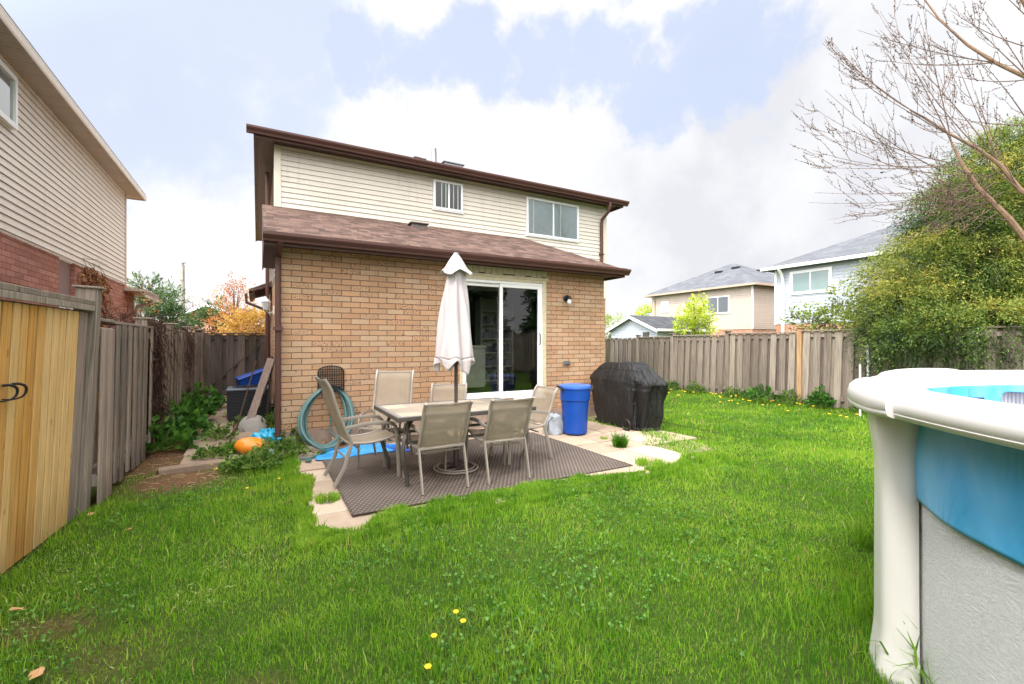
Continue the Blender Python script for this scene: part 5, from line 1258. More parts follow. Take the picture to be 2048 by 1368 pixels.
def blades(name, x, y, h, w, seed, lean_=.35, rb=None):
    rs = np.random.RandomState(seed); n = len(x)
    th = rs.rand(n)*2*math.pi; ln = np.abs(rs.normal(0, lean_, n)); la = rs.rand(n)*2*math.pi+ (vnoise(x, y, 1.7, 31)-.5)*5+(vnoise(x, y, 6.5, 32)-.5)*4
    ln = ln*(.5+1.2*vnoise(x, y, 2.2, 33)); ln = np.minimum(ln, 1.0); dx = np.cos(th)*w/2; dy = np.sin(th)*w/2; lx = np.cos(la)*ln*h; ly = np.sin(la)*ln*h
    u = CU*x+SU*y; v = -SU*x+CU*y
    inner_ = (x > -9.9) & (x < 13.9) & (y > -1.9) & (y < 15.9)
    z0 = np.where(inner_, (vnoise(x, y, .8, 1)-.5)*.05+(vnoise(x, y, 2.7, 2)-.5)*.02-.012, -.012)
    z0 = np.where((u > PU) & (v > 3.5) & (u < 5.45), -.006, np.where((u > .2) & (v > 3.3) & (u < 6.2), -.03, z0))-.004
    P = lambda a, b, c: np.stack([a, b, c], 1)
    V = np.stack([P(x-dx, y-dy, z0), P(x+dx, y+dy, z0), P(x+dx*.8+lx*.35, y+dy*.8+ly*.35, z0+h*.55), P(x-dx*.8+lx*.35, y-dy*.8+ly*.35, z0+h*.55),
                  P(x+dx*.15+lx, y+dy*.15+ly, z0+h*np.sqrt(np.maximum(.15, 1-ln**2*.6))), P(x-dx*.15+lx, y-dy*.15+ly, z0+h*np.sqrt(np.maximum(.15, 1-ln**2*.6)))], 1).reshape(-1, 3)
    b = np.arange(n)*6; F = np.concatenate([np.stack([b, b+1, b+2, b+3], 1), np.stack([b+3, b+2, b+4, b+5], 1)])
    r = rs.rand(n) if rb is None else rb
    o = arr_mesh(name, V, F, np.concatenate([r, r]), M['grass']); return o
rs = np.random.RandomState(77); XS = []; YS = []; WS = []; HS = []
for (y0, y1, dens, w, xl, xr) in ((.9, 1.7, 9000, .0030, -2.4, 2.2), (1.7, 2.8, 13000, .0032, -4.2, 3.9), (2.8, 4.2, 8500, .0042, -5.5, 6), (4.2, 6.5, 5000, .0055, -6.5, 9.5), (6.5, 9.5, 2600, .008, -6.5, 10.5), (9.5, 13., 1300, .011, -8, 8), (13., 19., 300, .018, -9, 8)):
    n = int(dens*(y1-y0)*(xr-xl)); x = rs.uniform(xl, xr, n); y = rs.uniform(y0, y1, n)
    ok = grass_ok(x, y, rs)
    # clumpy density
    ok &= rs.rand(n) < .35+.9*vnoise(x, y, 5., 41)
    x, y = x[ok], y[ok]
    cl = vnoise(x, y, 1.3, 51)*.45+vnoise(x, y, 4.1, 52)*.35+vnoise(x, y, 11., 53)*.2; h = .016+.088*np.clip(cl-.24, 0, 1)**1.5+.012*rs.rand(len(x)); lg = rs.rand(len(x)) < .035; h = np.where(lg, h*1.7+.02, h)
    u = CU*x+SU*y; v = -SU*x+CU*y
    thin = np.clip(1-((u+.1)**2/1.3+ (v-1.2)**2/9), 0, 1)           # worn, flattened strip on the left
    edge = np.exp(-np.abs(np.hypot(x-PC.x, y-PC.y)-1.85)/.10)+np.exp(-np.abs(u-10.5)/.12)+.7*np.exp(-np.abs(u+1.28)/.10)*(v < 5.8)+.6*np.exp(-np.abs(np.minimum(u-PU, v-3.5))/.06)*(v > 3.3)*(u > .2)
    h = h*(1+.9*edge)*(1-.25*thin)
    XS.append(x); YS.append(y); HS.append(h); WS.append(np.full(len(x), w)*rs.uniform(.7, 1.4, len(x))*np.where(lg, 1.6, 1.))
# thick overgrown fringe creeping across the slab edges
n = 60000; uu = rs.uniform(.25, 4.7, n); vv = 3.40+.42*rs.rand(n); s2 = rs.rand(n) < .22; uu = np.where(s2, rs.uniform(.28, .50, n), uu); vv = np.where(s2, rs.uniform(3.4, 6.3, n), vv)
x = CU*uu-SU*vv; y = SU*uu+CU*vv; ok = grass_ok(x, y, rs) & (vnoise(x, y, 7., 44)*.5+vnoise(x, y, 2.6, 45)*.5 > .30); x, y = x[ok], y[ok]
XS.append(x); YS.append(y); HS.append(.035+.055*vnoise(x, y, 5.2, 46)*rs.uniform(.5, 1.2, len(x))); WS.append(np.full(len(x), .0050)*rs.uniform(.7, 1.3, len(x)))
x = np.concatenate(XS); y = np.concatenate(YS)
g = blades('grass', x, y, np.concatenate(HS), np.concatenate(WS), 5, .42); tag(g, 'short bright green lawn grass with uneven tufts', 'grass', kind='stuff')
print('blades', len(x))
# individual coarse tufts
def tuft(name, label, x, y, n, rad, h, seed, group=None, w=.006, dark=None):
    rs = np.random.RandomState(seed); a = rs.rand(n)*6.283; r = rad*np.sqrt(rs.rand(n)); X = x+r*np.cos(a); Y = y+r*np.sin(a)
    o = blades(name, X, Y, h*rs.uniform(.5, 1.15, n), np.full(n, w)*rs.uniform(.7, 1.4, n), seed, .5, None if dark is None else rs.rand(n)*dark)
    return tag(o, label, 'grass tuft', group)
gt = 'coarse tufts growing through the patio joints'
x, y, z = G(1240, 893); tuft('grass_tuft', 'dark upright grass tuft growing alone between pavers in front of the covered grill', x, y, 420, .085, .20, 1, gt, dark=.15)
x, y, z = G(1300, 930); tuft('grass_tuft', 'wide low green tuft between pavers at the right corner of the rug', x, y, 520, .16, .09, 2, gt)
x, y, z = G(655, 1000); tuft('grass_tuft', 'low grass tuft between the pavers left of the rug', x, y, 420, .10, .08, 3, gt, w=.005)
x, y, z = G(1385, 922); tuft('grass_tuft', 'yellow green tuft at the right tip of the patio', x, y, 420, .13, .12, 4, gt)
x, y, z = G(1208, 878); tuft('grass_tuft', 'small sparse weed tuft in a paver joint nearest the blue bin', x, y, 110, .06, .05, 6, gt)
x, y, z = G(645, 912); tuft('grass_tuft', 'small tuft on the ground beside the coiled hose', x, y, 160, .07, .08, 7, gt)
x, y, z = G(1790, 1352); tuft('grass_tuft', 'long blades of grass at the foot of the nearest pool post', x+.09, y-.08, 75, .10, .32, 8, w=.011)
x, y, z = G(1770, 1352); tuft('grass_tuft', 'dry straw coloured blades hugging the pool wall beside the nearest post', 1.60, 1.72, 18, .03, .26, 19, w=.004)['category'] = 'dry grass'
x, y, z = G(1735, 1085); tuft('grass_tuft', 'long arching grass tuft just left of the pool post halfway up the photo', x, y, 170, .10, .26, 9, w=.006)
x, y, z = G(1725, 1230); tuft('grass_tuft', 'sparse long grass left of the pool post near the bottom', x, y, 90, .09, .2, 10, w=.006)
x, y, z = G(478, 905); tuft('grass_tuft', 'dense dark grass tuft in front of the orange pail', x, y, 900, .17, .20, 11, dark=.35)
# ---------------------------------------------------------------- plants
def mound(name, label, x, y, rx, ry, h, n, K, ll, lw, mat, seed, cat='plant', group=None, spread=.12, zb=0., stems=True, droop=.1):
    rs = np.random.RandomState(seed); t = thing(name, label, cat, (x, y, zb), 0, group)
    a = rs.rand(n)*6.283; q = np.sqrt(rs.rand(n)); X = rx*q*np.cos(a); Y = ry*q*np.sin(a); Z = h*(1-q**2*.75)*rs.uniform(.25, 1., n)
    Dn = np.stack([X/rx, Y/ry, rs.uniform(.2, 1.2, n)], 1)
    leafcloud('leaves', np.stack([X, Y, Z], 1), Dn, K, spread, ll, lw, M[mat], t, seed, droop)
    if stems:
        mb = MB()
        for i in range(min(n, 26)): mb.tube([(X[i]*.3, Y[i]*.3, 0), (X[i]*.8, Y[i]*.8, Z[i]*.6), (X[i], Y[i], Z[i])], [.006, .005, .003], 4)
        mb.build('stem', M['stem'], t)['kind'] = 'stuff'
    return t
gp = 'broad leaved plants along the left fence'
for k, (px, py, rx, h, lab) in enumerate(((320, 900, .30, .42, 'leafy green plant at the left fence, nearest of four'), (352, 876, .30, .48, 'leafy green plant at the left fence, second of four and fullest'), (378, 846, .30, .45, 'leafy green plant at the left fence, third of four'), (398, 822, .36, .48, 'leafy green plant at the left fence, farthest of four'))):
    x, y, z = G(px, py); mound('broadleaf_plant', lab, x, y, rx, rx, h*.9, 100, 5, .11, .08, 'broad', 30+k, group=gp, spread=.13)
gw = 'weeds around the house corner'
for k, (px, py, rx, h, lab) in enumerate(((575, 893, .24, .22, 'small leafed weeds at the foot of the brown downspout'), (548, 858, .22, .26, 'leafy weeds just left of the downspout, above the turquoise bag'), (520, 838, .25, .28, 'tall weeds below the leaning ladder'), (505, 935, .24, .10, 'low weeds on the lawn edge under the orange pail'), (560, 915, .26, .20, 'leafy weeds right of the pale wrapper'), (440, 880, .16, .2, 'small weed on the alley curb'), (490, 855, .16, .16, 'weed between path and air conditioner'), (590, 875, .14, .2, 'weed at the very corner of the brick wall'), (713, 862, .14, .3, 'upright weed against the wall right of the hose'), (425, 918, .14, .1, 'tiny weed on the bare soil patch'))):
    x, y, z = G(px, py); mound('weed', lab, x, y, rx, rx*.8, h, 120 if rx > .2 else 60, 7, .05, .026, 'weed', 50+k, group=gw, spread=.09)
gf = 'weeds along the right fence'
for k, (Y, rx, h, mt, lab) in enumerate(((10.9, .34, .30, 'broad', 'bright leafy plant against the right fence, largest of its row'), (10.3, .2, .28, 'weed', 'thin weed by the bleached fence post'), (9.75, .15, .36, 'broad', 'upright weed right of the bleached fence post'), (12.5, .2, .26, 'weed', 'weed against the right fence, middle of the row'), (13.2, .16, .24, 'weed', 'small weed against the right fence left of the middle one'), (14.1, .42, .36, 'weed', 'spreading weeds where the right fence meets the covered grill'), (11.5, .2, .2, 'weed', 'small weed left of the big leafy plant by the fence'), (9.0, .2, .2, 'weed', 'low weed at the fence behind the pool rim'))):
    x, y, _ = W(KR-.18, vY(Y)); mound('weed' if mt == 'weed' else 'broadleaf_plant', lab, x, y, rx, rx, h, 110, 6, .07 if mt == 'broad' else .05, .045 if mt == 'broad' else .028, mt, 80+k, group=gf, spread=.1)
# dandelions
dproto = thing('dandelion', 'yellow dandelion flower in the lawn', 'flower', (0, 0, 0), group='yellow dandelions in the lawn')
mb = MB(); mb.lathe([(.004, -.006), (.011, 0), (.0175, .004), (.016, .008), (.008, .011), (0, .0115)], 12, (0, 0, .055), fn=lambda a, z: 1+.12*math.cos(6*a)); mb.build('flower_head', M['petal'], dproto)
mb = MB(); mb.tube([(0, 0, -.01), (.002, 0, .03), (0, 0, .052)], .0016, 4); mb.build('stem', M['stem'], dproto)
spots = [(912, 1242, 'upper one of the close pair in the middle foreground lawn'), (926, 1262, 'lower one of the close pair in the middle foreground lawn'), (868, 1292, 'single one left of the watermark pair'), (856, 1358, 'single one at the bottom edge of the picture'), (424, 932, 'on the soil edge'), (433, 942, ''), (558, 962, 'alone'), (494, 984, ''), (1760, 0, '')]
labs = ['upper dandelion of the close pair in the foreground lawn', 'lower dandelion of the close pair in the foreground lawn', 'single dandelion just below the foreground pair', 'dandelion nearest the bottom edge of the picture', 'dandelion at the edge of the bare soil, left one of two', 'dandelion at the edge of the bare soil, right one of two', 'lone dandelion on the lawn below the coiled hose', 'lone dandelion on the lawn left of the patio corner']
rs = np.random.RandomState(4); pts = [(a, b) for a, b, _ in spots[:8]]
first = True
def put_d(x, y, lab, sc_=1.):
    global first
    loc = (x, y, gz(x, y)+.004)
    if first: dproto.location = loc; dproto['label'] = lab; o = dproto; first = False
    else: o = dup(dproto, loc, random.random()*6, lab)
    o.scale = (sc_,)*3
for (px, py), lab in zip(pts, labs): x, y, _ = G(px, py); put_d(x, y, lab, .85)
k = 0
while k < 46:
    Y = rs.uniform(7.2, 13.5); uu = KR-.15-abs(rs.normal(0, .9)); v = (Y-SU*uu)/CU; x, y, _ = W(uu, v)
    px = 1024+FX*x/y
    if px < 1290 or px > 1790: continue
    put_d(x, y, 'small yellow dandelion in the grass near the right fence', 1.35); k += 1
# fallen leaves
gl = 'fallen brown leaves on the lawn'
for k, (px, py, sz, lab) in enumerate(((75, 1345, .036, 'pale brown fallen leaf in the bottom left corner of the lawn'), (30, 1222, .032, 'brown clod like leaf by the fence foot'), (258, 1062, .03, 'small curled leaf on the lawn right of the cedar fence'), (183, 1032, .03, 'small curled leaf close below the grey post'))):
    x, y, _ = G(px, py); mb = MB()
    mb.grid(lambda i, j: ((i-.5)*sz*(1.4-abs(j-.5)*1.6), (j-.5)*sz*1.6, .018+.3*sz*abs(i-.5)+.1*sz*math.sin(9*i+5*j)), 8, 8, .95); o = mb.build('fallen_leaf', M['dead_leaf'], smooth=True); o.location = (x, y, gz(x, y)+.015); o.rotation_euler = (.2, .1, k*2.); tag(o, lab, 'leaf', gl)
# leaf litter under the hose tap
def litter(name, label, u, v, ru, rv, n, seed):
    rs = np.random.RandomState(seed); t = thing(name, label, 'leaf litter', W(u, v, .0), RZ)
    Cn = np.stack([rs.normal(0, ru, n), rs.normal(0, rv, n), rs.uniform(.01, .07, n)], 1); o = leafcloud('dead_leaves', Cn, rs.normal(0, 1, (n, 3))*[1, 1, .2], 3, .05, .06, .04, M['dead_leaf'], t, seed, 0); o['kind'] = 'stuff'
litter('leaf_pile', 'small pile of dead brown leaves at the wall under the hose tap', 1.06, 6.52, .10, .05, 45, 3)
# dry straw on the scuffed soil
rs = np.random.RandomState(6); mb = MB()
for k in range(90):
    px = rs.uniform(270, 460); py = rs.uniform(905, 975)
    x, y, _ = G(px, py); a = rs.rand()*6.28; l = rs.uniform(.03, .12); z = gz(x, y)+.012; mb.tube([(x, y, z), (x+l*math.cos(a)*.5, y+l*math.sin(a)*.5, z+.008), (x+l*math.cos(a), y+l*math.sin(a), z)], .0022, 3)
tag(mb.build('straw_litter', plain('pale_straw', hx('b39a78'), .9)), 'thin dry stalks scattered on the bare soil by the left fence', 'straw', kind='stuff')
# creeper on the left fence
vn = thing('dead_creeper', 'dark brown dead creeper hanging over the grey fence along the alley', 'plant', W(-1.2, 7.6, 0), RZ)
def org(r):
    k = r.rand(); 
    return (r.normal(.02, .03), r.normal(-.2, .12) if k < .6 else (r.normal(2.6, .2) if k < .85 else r.uniform(-.8, 3.2)), r.uniform(1.45, 1.68) if k > .5 else r.uniform(.6, 1.6))
ribbons(560, org, .5, 5, .005, 1.6, 7).build('stem', M['vine'], vn)['kind'] = 'stuff'
n = 260; rs = np.random.RandomState(2); yy = np.where(rs.rand(n) < .6, rs.normal(-.2, .11, n), rs.normal(2.6, .18, n))
leafcloud('dry_leaves', np.stack([rs.uniform(-.02, .1, n), yy, rs.uniform(.45, 1.7, n)], 1), np.stack([np.ones(n)*.3, rs.normal(0, .3, n), -np.ones(n)], 1), 7, .1, .05, .02, M['vine'], vn, 4)
tg = thing('twig_tangle', 'brown tangle of dead twigs heaped on top of the left fence', 'plant', W(-1.5, 7.9, 1.62), RZ)
ribbons(300, lambda r: (r.normal(0, .12), r.uniform(-1., 2.4), abs(r.normal(0, .07))+.0), .35, 15, .004, .1, 7).build('twig', M['vine'], tg)['kind'] = 'stuff'

# ---------------------------------------------------------------- trees
def crown_tree(name, label, loc, blobs, n, K, ll, lw, mat, seed, trunk_h, trunk_r, bark='dark_bark', droop=.2, spread=.4, cat='tree', shell=.55, rb_fn=None, group=None, limbs=7, parent_name='crown'):
    rs = np.random.RandomState(seed); t = thing(name, label, cat, loc, 0, group)
    w = np.array([b[3]*b[4]*b[5] for b in blobs])**(2/3); w /= w.sum(); pick = rs.choice(len(blobs), n, p=w)
    B = np.array(blobs)[pick]; d_ = rs.normal(0, 1, (n, 3)); d_ /= np.linalg.norm(d_, axis=1, keepdims=True)
    q = shell+(1-shell)*rs.rand(n)**.6; q[rs.rand(n) < .22] *= .6
    Cn = B[:, :3]+d_*B[:, 3:6]*q[:, None]
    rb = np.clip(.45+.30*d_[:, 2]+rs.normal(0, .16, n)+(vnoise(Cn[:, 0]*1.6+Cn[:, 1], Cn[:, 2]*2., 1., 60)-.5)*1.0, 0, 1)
    Dn = d_*1.+np.array([0, 0, .1])
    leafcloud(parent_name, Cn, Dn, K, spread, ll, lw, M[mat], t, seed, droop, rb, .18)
    mb = MB(); top = max(b[2] for b in blobs)
    top = min(top, trunk_h*1.7)
    mb.tube([(0, 0, -.1), (.03, .02, trunk_h*.5), (0, 0, trunk_h), (.0, 0, top)], [trunk_r, trunk_r*.8, trunk_r*.6, trunk_r*.2], 8)
    for k in range(limbs):
        b = blobs[k % len(blobs)]; e = Vector(b[:3])+Vector(rs.uniform(-.5, .5, 3))*b[3]; z = trunk_h*rs.uniform(.5, 1.)
        mb.tube([(0, 0, z), tuple(Vector((0, 0, z)).lerp(e, .5)+Vector((0, 0, .1*b[3]))), tuple(e)], [trunk_r*.4, trunk_r*.25, trunk_r*.08], 5)
    mb.build('trunk', M[bark], t, smooth=True); return t
# big cedar over the right fence
cx, cy, _ = W(11.9, 2.9)
def cbl(px, py, Y, rx, rz, ry=None):
    x, y, z = PD(px, py, Y); return (x-cx, y-cy, z, rx, ry or rx, rz)
blobs = [cbl(1940, 545, 8.9, 1.15, 1.05), cbl(2060, 440, 9.3, 1.25, 1.55), cbl(1830, 530, 8.9, .55, .55), cbl(1810, 620, 8.6, .55, .55), cbl(1990, 340, 9.6, .7, .7), cbl(2150, 560, 8.7, 1.6, 1.4), cbl(1890, 440, 9.2, .5, .6),
         cbl(1870, 665, 7.95, .62, .33, .45), cbl(1985, 660, 7.6, .62, .40, .45), cbl(1800, 680, 8.3, .42, .22, .3), cbl(2080, 620, 7.8, .8, .6, .6), cbl(1770, 570, 8.9, .34, .4), cbl(2060, 320, 9.5, .9, .8), cbl(1960, 430, 9.0, .8, .7), cbl(1840, 610, 8.8, .8, .6)]
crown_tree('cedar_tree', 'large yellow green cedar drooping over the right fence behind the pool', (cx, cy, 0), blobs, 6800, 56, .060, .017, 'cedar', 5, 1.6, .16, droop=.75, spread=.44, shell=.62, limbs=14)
# bare tree in front of it
TR = thing('bare_tree', 'leafless tree with fine brown twigs reaching in from the upper right', 'tree', W(10.9, 1.3))
bx_, by_, _ = W(10.9, 1.3); O = Vector((bx_, by_, 0))
random.seed(21)
tw = MB(); lb = MB(); buds = []
def curve(a, b, bend, n=9, up=.0):
    a = Vector(a); b = Vector(b); d = b-a; L = d.length; side = Vector((random.uniform(-1, 1), random.uniform(-1, 1), random.uniform(-1, 1)))*.06*L
    c = a.lerp(b, .5)+Vector((0, 0, -bend*L))+side
    return [tuple((a*(1-t)**2+c*2*t*(1-t)+b*t*t)-O) for t in np.linspace(0, 1, n)]
def twigs(path, r0, depth, dens):
    n = len(path); 
    tw.tube(path, [max(.0022, r0*(1-.8*i/(n-1))) for i in range(n)], 4 if depth else 5)
    for i in range(1, n):
        for q in (0, .33, .66):
            if random.random() < .9: buds.append(Vector(path[i-1]).lerp(Vector(path[i]), q))
    if depth <= 0: return
    L = sum((Vector(path[i+1])-Vector(path[i])).length for i in range(n-1))
    for k in range(int(dens*L)+1):
        f = random.uniform(.12, .95); i = min(int(f*(n-1)), n-2); p = Vector(path[i]).lerp(Vector(path[i+1]), f*(n-1)-i)
        d = (Vector(path[i+1])-Vector(path[i])).normalized()
        s_ = d.cross(Vector((random.uniform(-1, 1), random.uniform(-1, 1), random.uniform(-1, 1)))).normalized()
        dd = (d*random.uniform(.6, 1.2)+s_*random.uniform(.35, .8)+Vector((0, 0, .22))).normalized()
        l = L*random.uniform(.2, .45)*(1.1-f*.6); l = max(l, .18)
        q = [tuple(p+dd*l*t+Vector((0, 0, .14*l*t*t))+s_*.05*l*math.sin(t*5)) for t in np.linspace(0, 1, 6)]
        twigs(q, max(.0035, r0*.45), depth-1, dens*1.05)
# heavy limbs
L1 = [PD(2110, 560, 7.7), PD(2020, 440, 7.7), PD(1955, 375, 7.7), PD(1925, 330, 7.75), PD(1903, 285, 7.8)]
L2 = [PD(2130, 430, 7.6), PD(2040, 380, 7.6), PD(2000, 330, 7.7), PD(1960, 300, 7.7), PD(1900, 268, 7.8), PD(1850, 235, 7.9)]
L3 = [PD(2140, 260, 7.2), PD(2060, 158, 7.3), PD(1990, 125, 7.4), PD(1935, 90, 7.5), PD(1880, 40, 7.6), PD(1835, -20, 7.7)]
L4 = [PD(2150, 200, 7.2), PD(2080, 60, 7.2), PD(2030, -30, 7.2)]
for Lp, r in ((L1, (.065, .052, .040, .030, .018)), (L2, (.05, .042, .034, .026, .019, .012)), (L3, (.04, .032, .026, .02, .014, .01)), (L4, (.05, .04, .03))):
    lb.tube([tuple(Vector(p)-O) for p in Lp], list(r), 8)
lb.tube([(0, 0, -.1), (.02, 0, .9), (-.05, .1, 1.5)], [.15, .12, .11], 10); lb.tube([(-.05, .1, 1.5), tuple(Vector(PD(2130, 600, 7.7))-O), tuple(Vector(L1[0])-O)], [.11, .09, .076], 8)
lb.tube([(-.05, .1, 1.5), tuple(Vector(PD(2180, 520, 7.6))-O), tuple(Vector(L2[0])-O)], [.10, .08, .06], 8); lb.tube([(-.05, .1, 1.5), (.3, .0, 2.6), tuple(Vector(L3[0])-O)], [.09, .07, .04], 8); lb.tube([(-.05, .1, 1.5), (.35, .1, 3.), tuple(Vector(L4[0])-O)], [.09, .07, .05], 8)
lb.build('trunk', M['bark'], TR, smooth=True)
prim = [((1903, 285, 7.8), (1760, 22, 8.1), .0), ((1903, 285, 7.8), (1835, 22, 8.0), .0), ((1900, 268, 7.8), (1648, 82, 8.3), .10), ((1850, 235, 7.9), (1662, 80, 8.1), .08), ((1925, 330, 7.75), (1622, 212, 8.2), .10), ((1940, 350, 7.7), (1614, 248, 8.4), .16),
        ((1925, 330, 7.75), (1635, 335, 7.6), .06), ((1955, 375, 7.7), (1630, 385, 7.8), .06), ((1960, 372, 7.7), (1618, 405, 8.0), .05), ((1880, 340, 7.8), (1650, 180, 7.6), .08), ((1990, 405, 7.7), (1655, 440, 7.9), .02), ((1870, 330, 7.7), (1625, 300, 7.4), .10),
        ((1960, 300, 7.7), (1800, 100, 7.6), .05), ((1960, 300, 7.7), (1700, 150, 7.5), .08), ((2000, 330, 7.7), (1900, 90, 7.7), .0), ((2000, 330, 7.7), (1760, 60, 7.6), .10),
        ((1990, 125, 7.4), (1715, 60, 7.9), .10), ((1990, 125, 7.4), (1760, 120, 7.6), .08), ((1935, 90, 7.5), (1830, 0, 7.6), .0), ((2060, 158, 7.3), (1900, 150, 7.5), .08), ((2060, 158, 7.3), (1960, 10, 7.4), .0), ((2060, 158, 7.3), (1930, 30, 7.2), .05), ((2080, 60, 7.2), (1985, -30, 7.2), .0), ((2080, 100, 7.2), (1900, 20, 7.4), .08),
        ((2040, 380, 7.6), (1850, 200, 7.3), .08), ((2040, 380, 7.6), (1950, 180, 7.4), .05), ((2060, 250, 7.3), (1880, 230, 7.5), .08), ((2060, 250, 7.3), (1960, 120, 7.5), .03), ((1955, 375, 7.7), (1760, 430, 7.5), .0), ((2020, 440, 7.7), (1880, 400, 7.3), .02)]
for a, b, bend in prim: twigs(curve(PD(*a), PD(*b), bend, 10), .0095, 2, 2.7)
for k in range(34):                                     # the thicket of suckers low on the limb
    a = PD(random.uniform(1900, 2010), random.uniform(330, 440), 7.7); b = PD(random.uniform(1760, 1960), random.uniform(330, 470), random.uniform(7.2, 8.))
    twigs(curve(a, b, random.uniform(-.1, .15), 8), .007, 1, 3.)
print('twig faces', len(tw.f), len(buds))
tw.build('branch', M['twig'], TR)['kind'] = 'stuff'
bv = np.array([tuple(b) for b in buds[:26000:2]]); nb_ = len(bv); rs = np.random.RandomState(3)
o_ = rs.normal(0, .010, (nb_, 4, 3)); V = (bv[:, None]+o_).reshape(-1, 3)
arr_mesh('bud', V, np.arange(nb_*4).reshape(-1, 4), rs.rand(nb_), M['twig'], TR)['kind'] = 'stuff'
# distance trees
def simple_tree(name, label, px, Y, blobs, n, K, ll, lw, mat, seed, th, tr, **k):
    x, y, _ = PD(px, 684, Y); return crown_tree(name, label, (x, y, 0), blobs, n, K, ll, lw, mat, seed, th, tr, **k)
simple_tree('pine_tree', 'dark green pine between the neighbour house and the pale light pole', 305, 22, [(0, 0, 2.6, 1.0, 1.0, .8), (.4, 0, 3.4, .7, .7, .6), (-.2, 0, 3.9, .45, .45, .45), (.9, 0, 2.4, .7, .7, .4)], 420, 16, .22, .05, 'pine', 11, 2., .12, spread=.45, droop=.0)
simple_tree('pine_tree', 'small green pine peeking over the alley gate left of the rust tree', 425, 24, [(0, 0, 2.3, .8, .8, .5), (.3, 0, 2.9, .4, .4, .5)], 200, 14, .22, .05, 'pine', 12, 1.6, .1, spread=.4, droop=.0)
simple_tree('rust_tree', 'thin tree with rust coloured young leaves above the alley gate', 468, 21, [(0, 0, 2.2, 1.0, 1.0, .8), (.1, 0, 3.2, .8, .8, .8), (.1, 0, 4.0, .35, .35, .4)], 520, 5, .09, .06, 'rust_leaf', 13, 2., .08, bark='twig', spread=.35, droop=0., shell=.2, limbs=22)
simple_tree('golden_tree', 'golden yellow shrub like tree beside the brown porch roof', 512, 19, [(0, 0, 2.1, .9, .9, .7), (-.5, 0, 1.9, .8, .8, .6)], 520, 8, .09, .07, 'gold_leaf', 14, 1.4, .08, spread=.3, droop=0., shell=.3, limbs=10)
simple_tree('bare_shrub_tree', 'faint bare tree behind the light pole', 385, 40, [(0, 0, 4.6, .9, .9, 1.2)], 160, 3, .08, .05, 'rust_leaf', 15, 3., .1, bark='twig', spread=.4, droop=0., shell=.2, limbs=26)
simple_tree('bare_shrub_tree', 'thin bare branches rising beside the neighbour lean-to roof', 272, 17, [(0, 0, 2.9, .6, .6, .7)], 60, 3, .06, .04, 'rust_leaf', 16, 2., .05, bark='twig', spread=.3, droop=0., shell=.2, limbs=16)
simple_tree('lime_tree', 'lime green young tree in front of the beige house, right of the shed', 1388, 24, [(0, 0, 2.7, .75, .75, .6), (.45, 0, 2.3, .6, .6, .7), (-.5, 0, 2.35, .5, .5, .4), (.2, 0, 3.4, .5, .5, .4)], 500, 8, .10, .08, 'lime', 17, 2., .07, spread=.28, droop=0., shell=.25, limbs=10)
simple_tree('lime_tree', 'small lime green tree top at the left edge of the beige house', 1298, 44, [(0, 0, 3.9, 1.0, 1.0, .9)], 160, 7, .2, .15, 'lime', 18, 3., .1, spread=.4, droop=0.)
simple_tree('lime_tree', 'hazy pale green tree just right of the brick corner behind the shed', 1228, 36, [(0, 0, 2.4, 1.3, 1.3, .9)], 260, 7, .14, .1, 'lilac_leaf', 19, 2., .1, spread=.4, droop=0., limbs=14)
gs = 'young shrubs behind the right fence'
for k, (px, Y, blobs, lab) in enumerate(((1618, 11.6, [(0, 0, 1.9, .45, .4, .35)], 'purplish young shrub over the right fence by the bleached post'), (1665, 11.3, [(0, 0, 1.95, .5, .4, .3), (.15, 0, 2.5, .18, .18, .3)], 'leafy green shrub with one tall shoot over the right fence'), (1715, 10.6, [(0, 0, 1.8, .4, .4, .25)], 'reddish green shrub over the fence under the cedar edge'))):
    simple_tree('shrub', lab, px, Y, blobs, 150, 7, .07, .045, 'lilac_leaf', 70+k, 1.4, .02, bark='twig', cat='shrub', group=gs, spread=.2, droop=0., shell=.2, limbs=9)

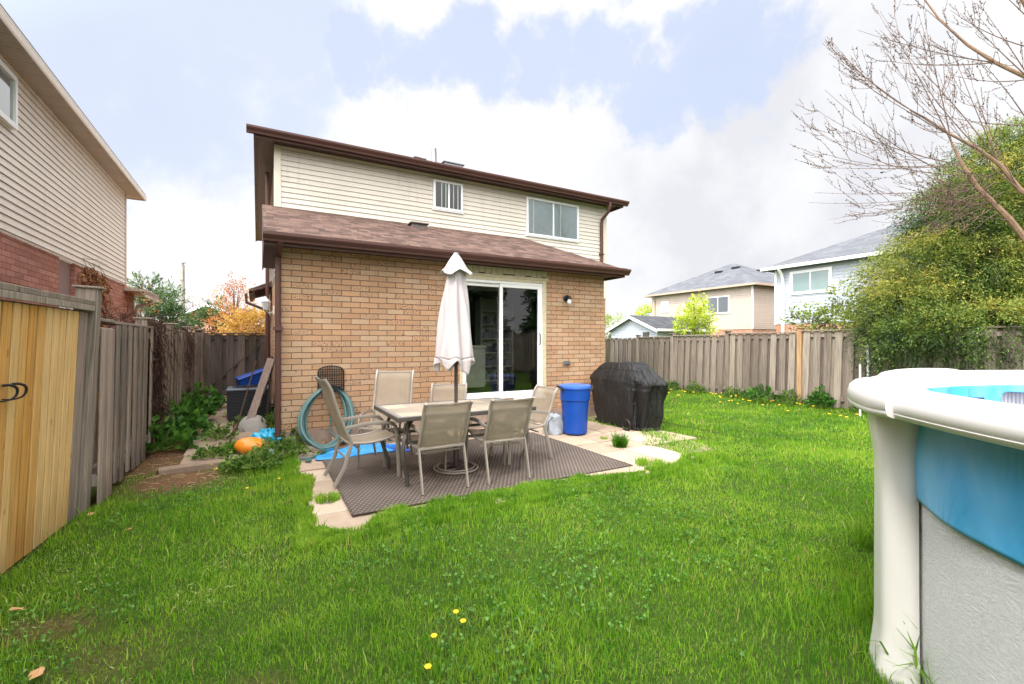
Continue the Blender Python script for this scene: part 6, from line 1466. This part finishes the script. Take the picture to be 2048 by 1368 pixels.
# dark evergreens beyond the right fence behind the camera (mirrored in the glass door)
for k, (u, v, s_, lab) in enumerate(((12.6, -1.4, 1., 'dark evergreen behind the camera, mirrored in the glass door'), (13.2, -4.6, 1.15, 'taller dark evergreen behind the camera, mirrored in the left door pane'), (9.4, -8.2, 1.25, 'broad dark evergreen at the back of the lawn behind the camera'), (6.6, -9.0, 1.25, 'leftmost dark evergreen at the back of the lawn behind the camera'))):
    crown_tree('evergreen_tree', lab, W(u, v), [(0, 0, 1.5*s_, 1.7*s_, 1.7, 1.5*s_), (0, 0, 3.2*s_, 1.5*s_, 1.5, 1.6*s_), (0, 0, 4.8*s_, .9*s_, .9, 1.1*s_)], 1900, 12, .28, .12, 'pine', 90+k, 2., .2, droop=.3, spread=.5, limbs=4)

# clover and small lawn weeds between the blades
rs = np.random.RandomState(91); n = 30000; x = rs.uniform(-4.5, 8, n); y = 1.0+7.5*rs.rand(n)**1.6
ok = grass_ok(x, y, rs) & (vnoise(x, y, 1.4, 95)*.6+vnoise(x, y, 4., 96)*.4 > .62); x, y = x[ok], y[ok]; n = len(x)
Z = (vnoise(x, y, .8, 1)-.5)*.05+(vnoise(x, y, 2.7, 2)-.5)*.02-.012+.022+.025*rs.rand(n)
o = leafcloud('clover', np.stack([x, y, Z], 1), np.stack([rs.normal(0, 1, n), rs.normal(0, 1, n), np.full(n, .3)], 1), 4, .022, .020, .016, M['clover'], None, 92, .0)
tag(o, 'patches of small round clover leaves and lawn weeds in the grass', 'clover', kind='stuff')
# drifts of dry clippings on the trodden side of the lawn
rs = np.random.RandomState(93); n = 5200; x = rs.uniform(-3.6, -.4, n); y = rs.uniform(1.4, 4.6, n); ok = (vnoise(x, y, 2.3, 97) > .50) & ((CU*x+SU*y) > -1.2) & ((CU*x+SU*y) < .1); x, y = x[ok], y[ok]; n = len(x)
Z = (vnoise(x, y, .8, 1)-.5)*.05+(vnoise(x, y, 2.7, 2)-.5)*.02+.020
o = leafcloud('clippings', np.stack([x, y, Z], 1), np.stack([rs.normal(0, 1, n), rs.normal(0, 1, n), np.full(n, .0)], 1), 2, .02, .026, .0028, plain('dry_clippings', hx('9aa860'), .8, rnd=.3), None, 94, .0)
tag(o, 'dry pale grass clippings strewn over the worn left side of the lawn', 'clippings', kind='stuff')
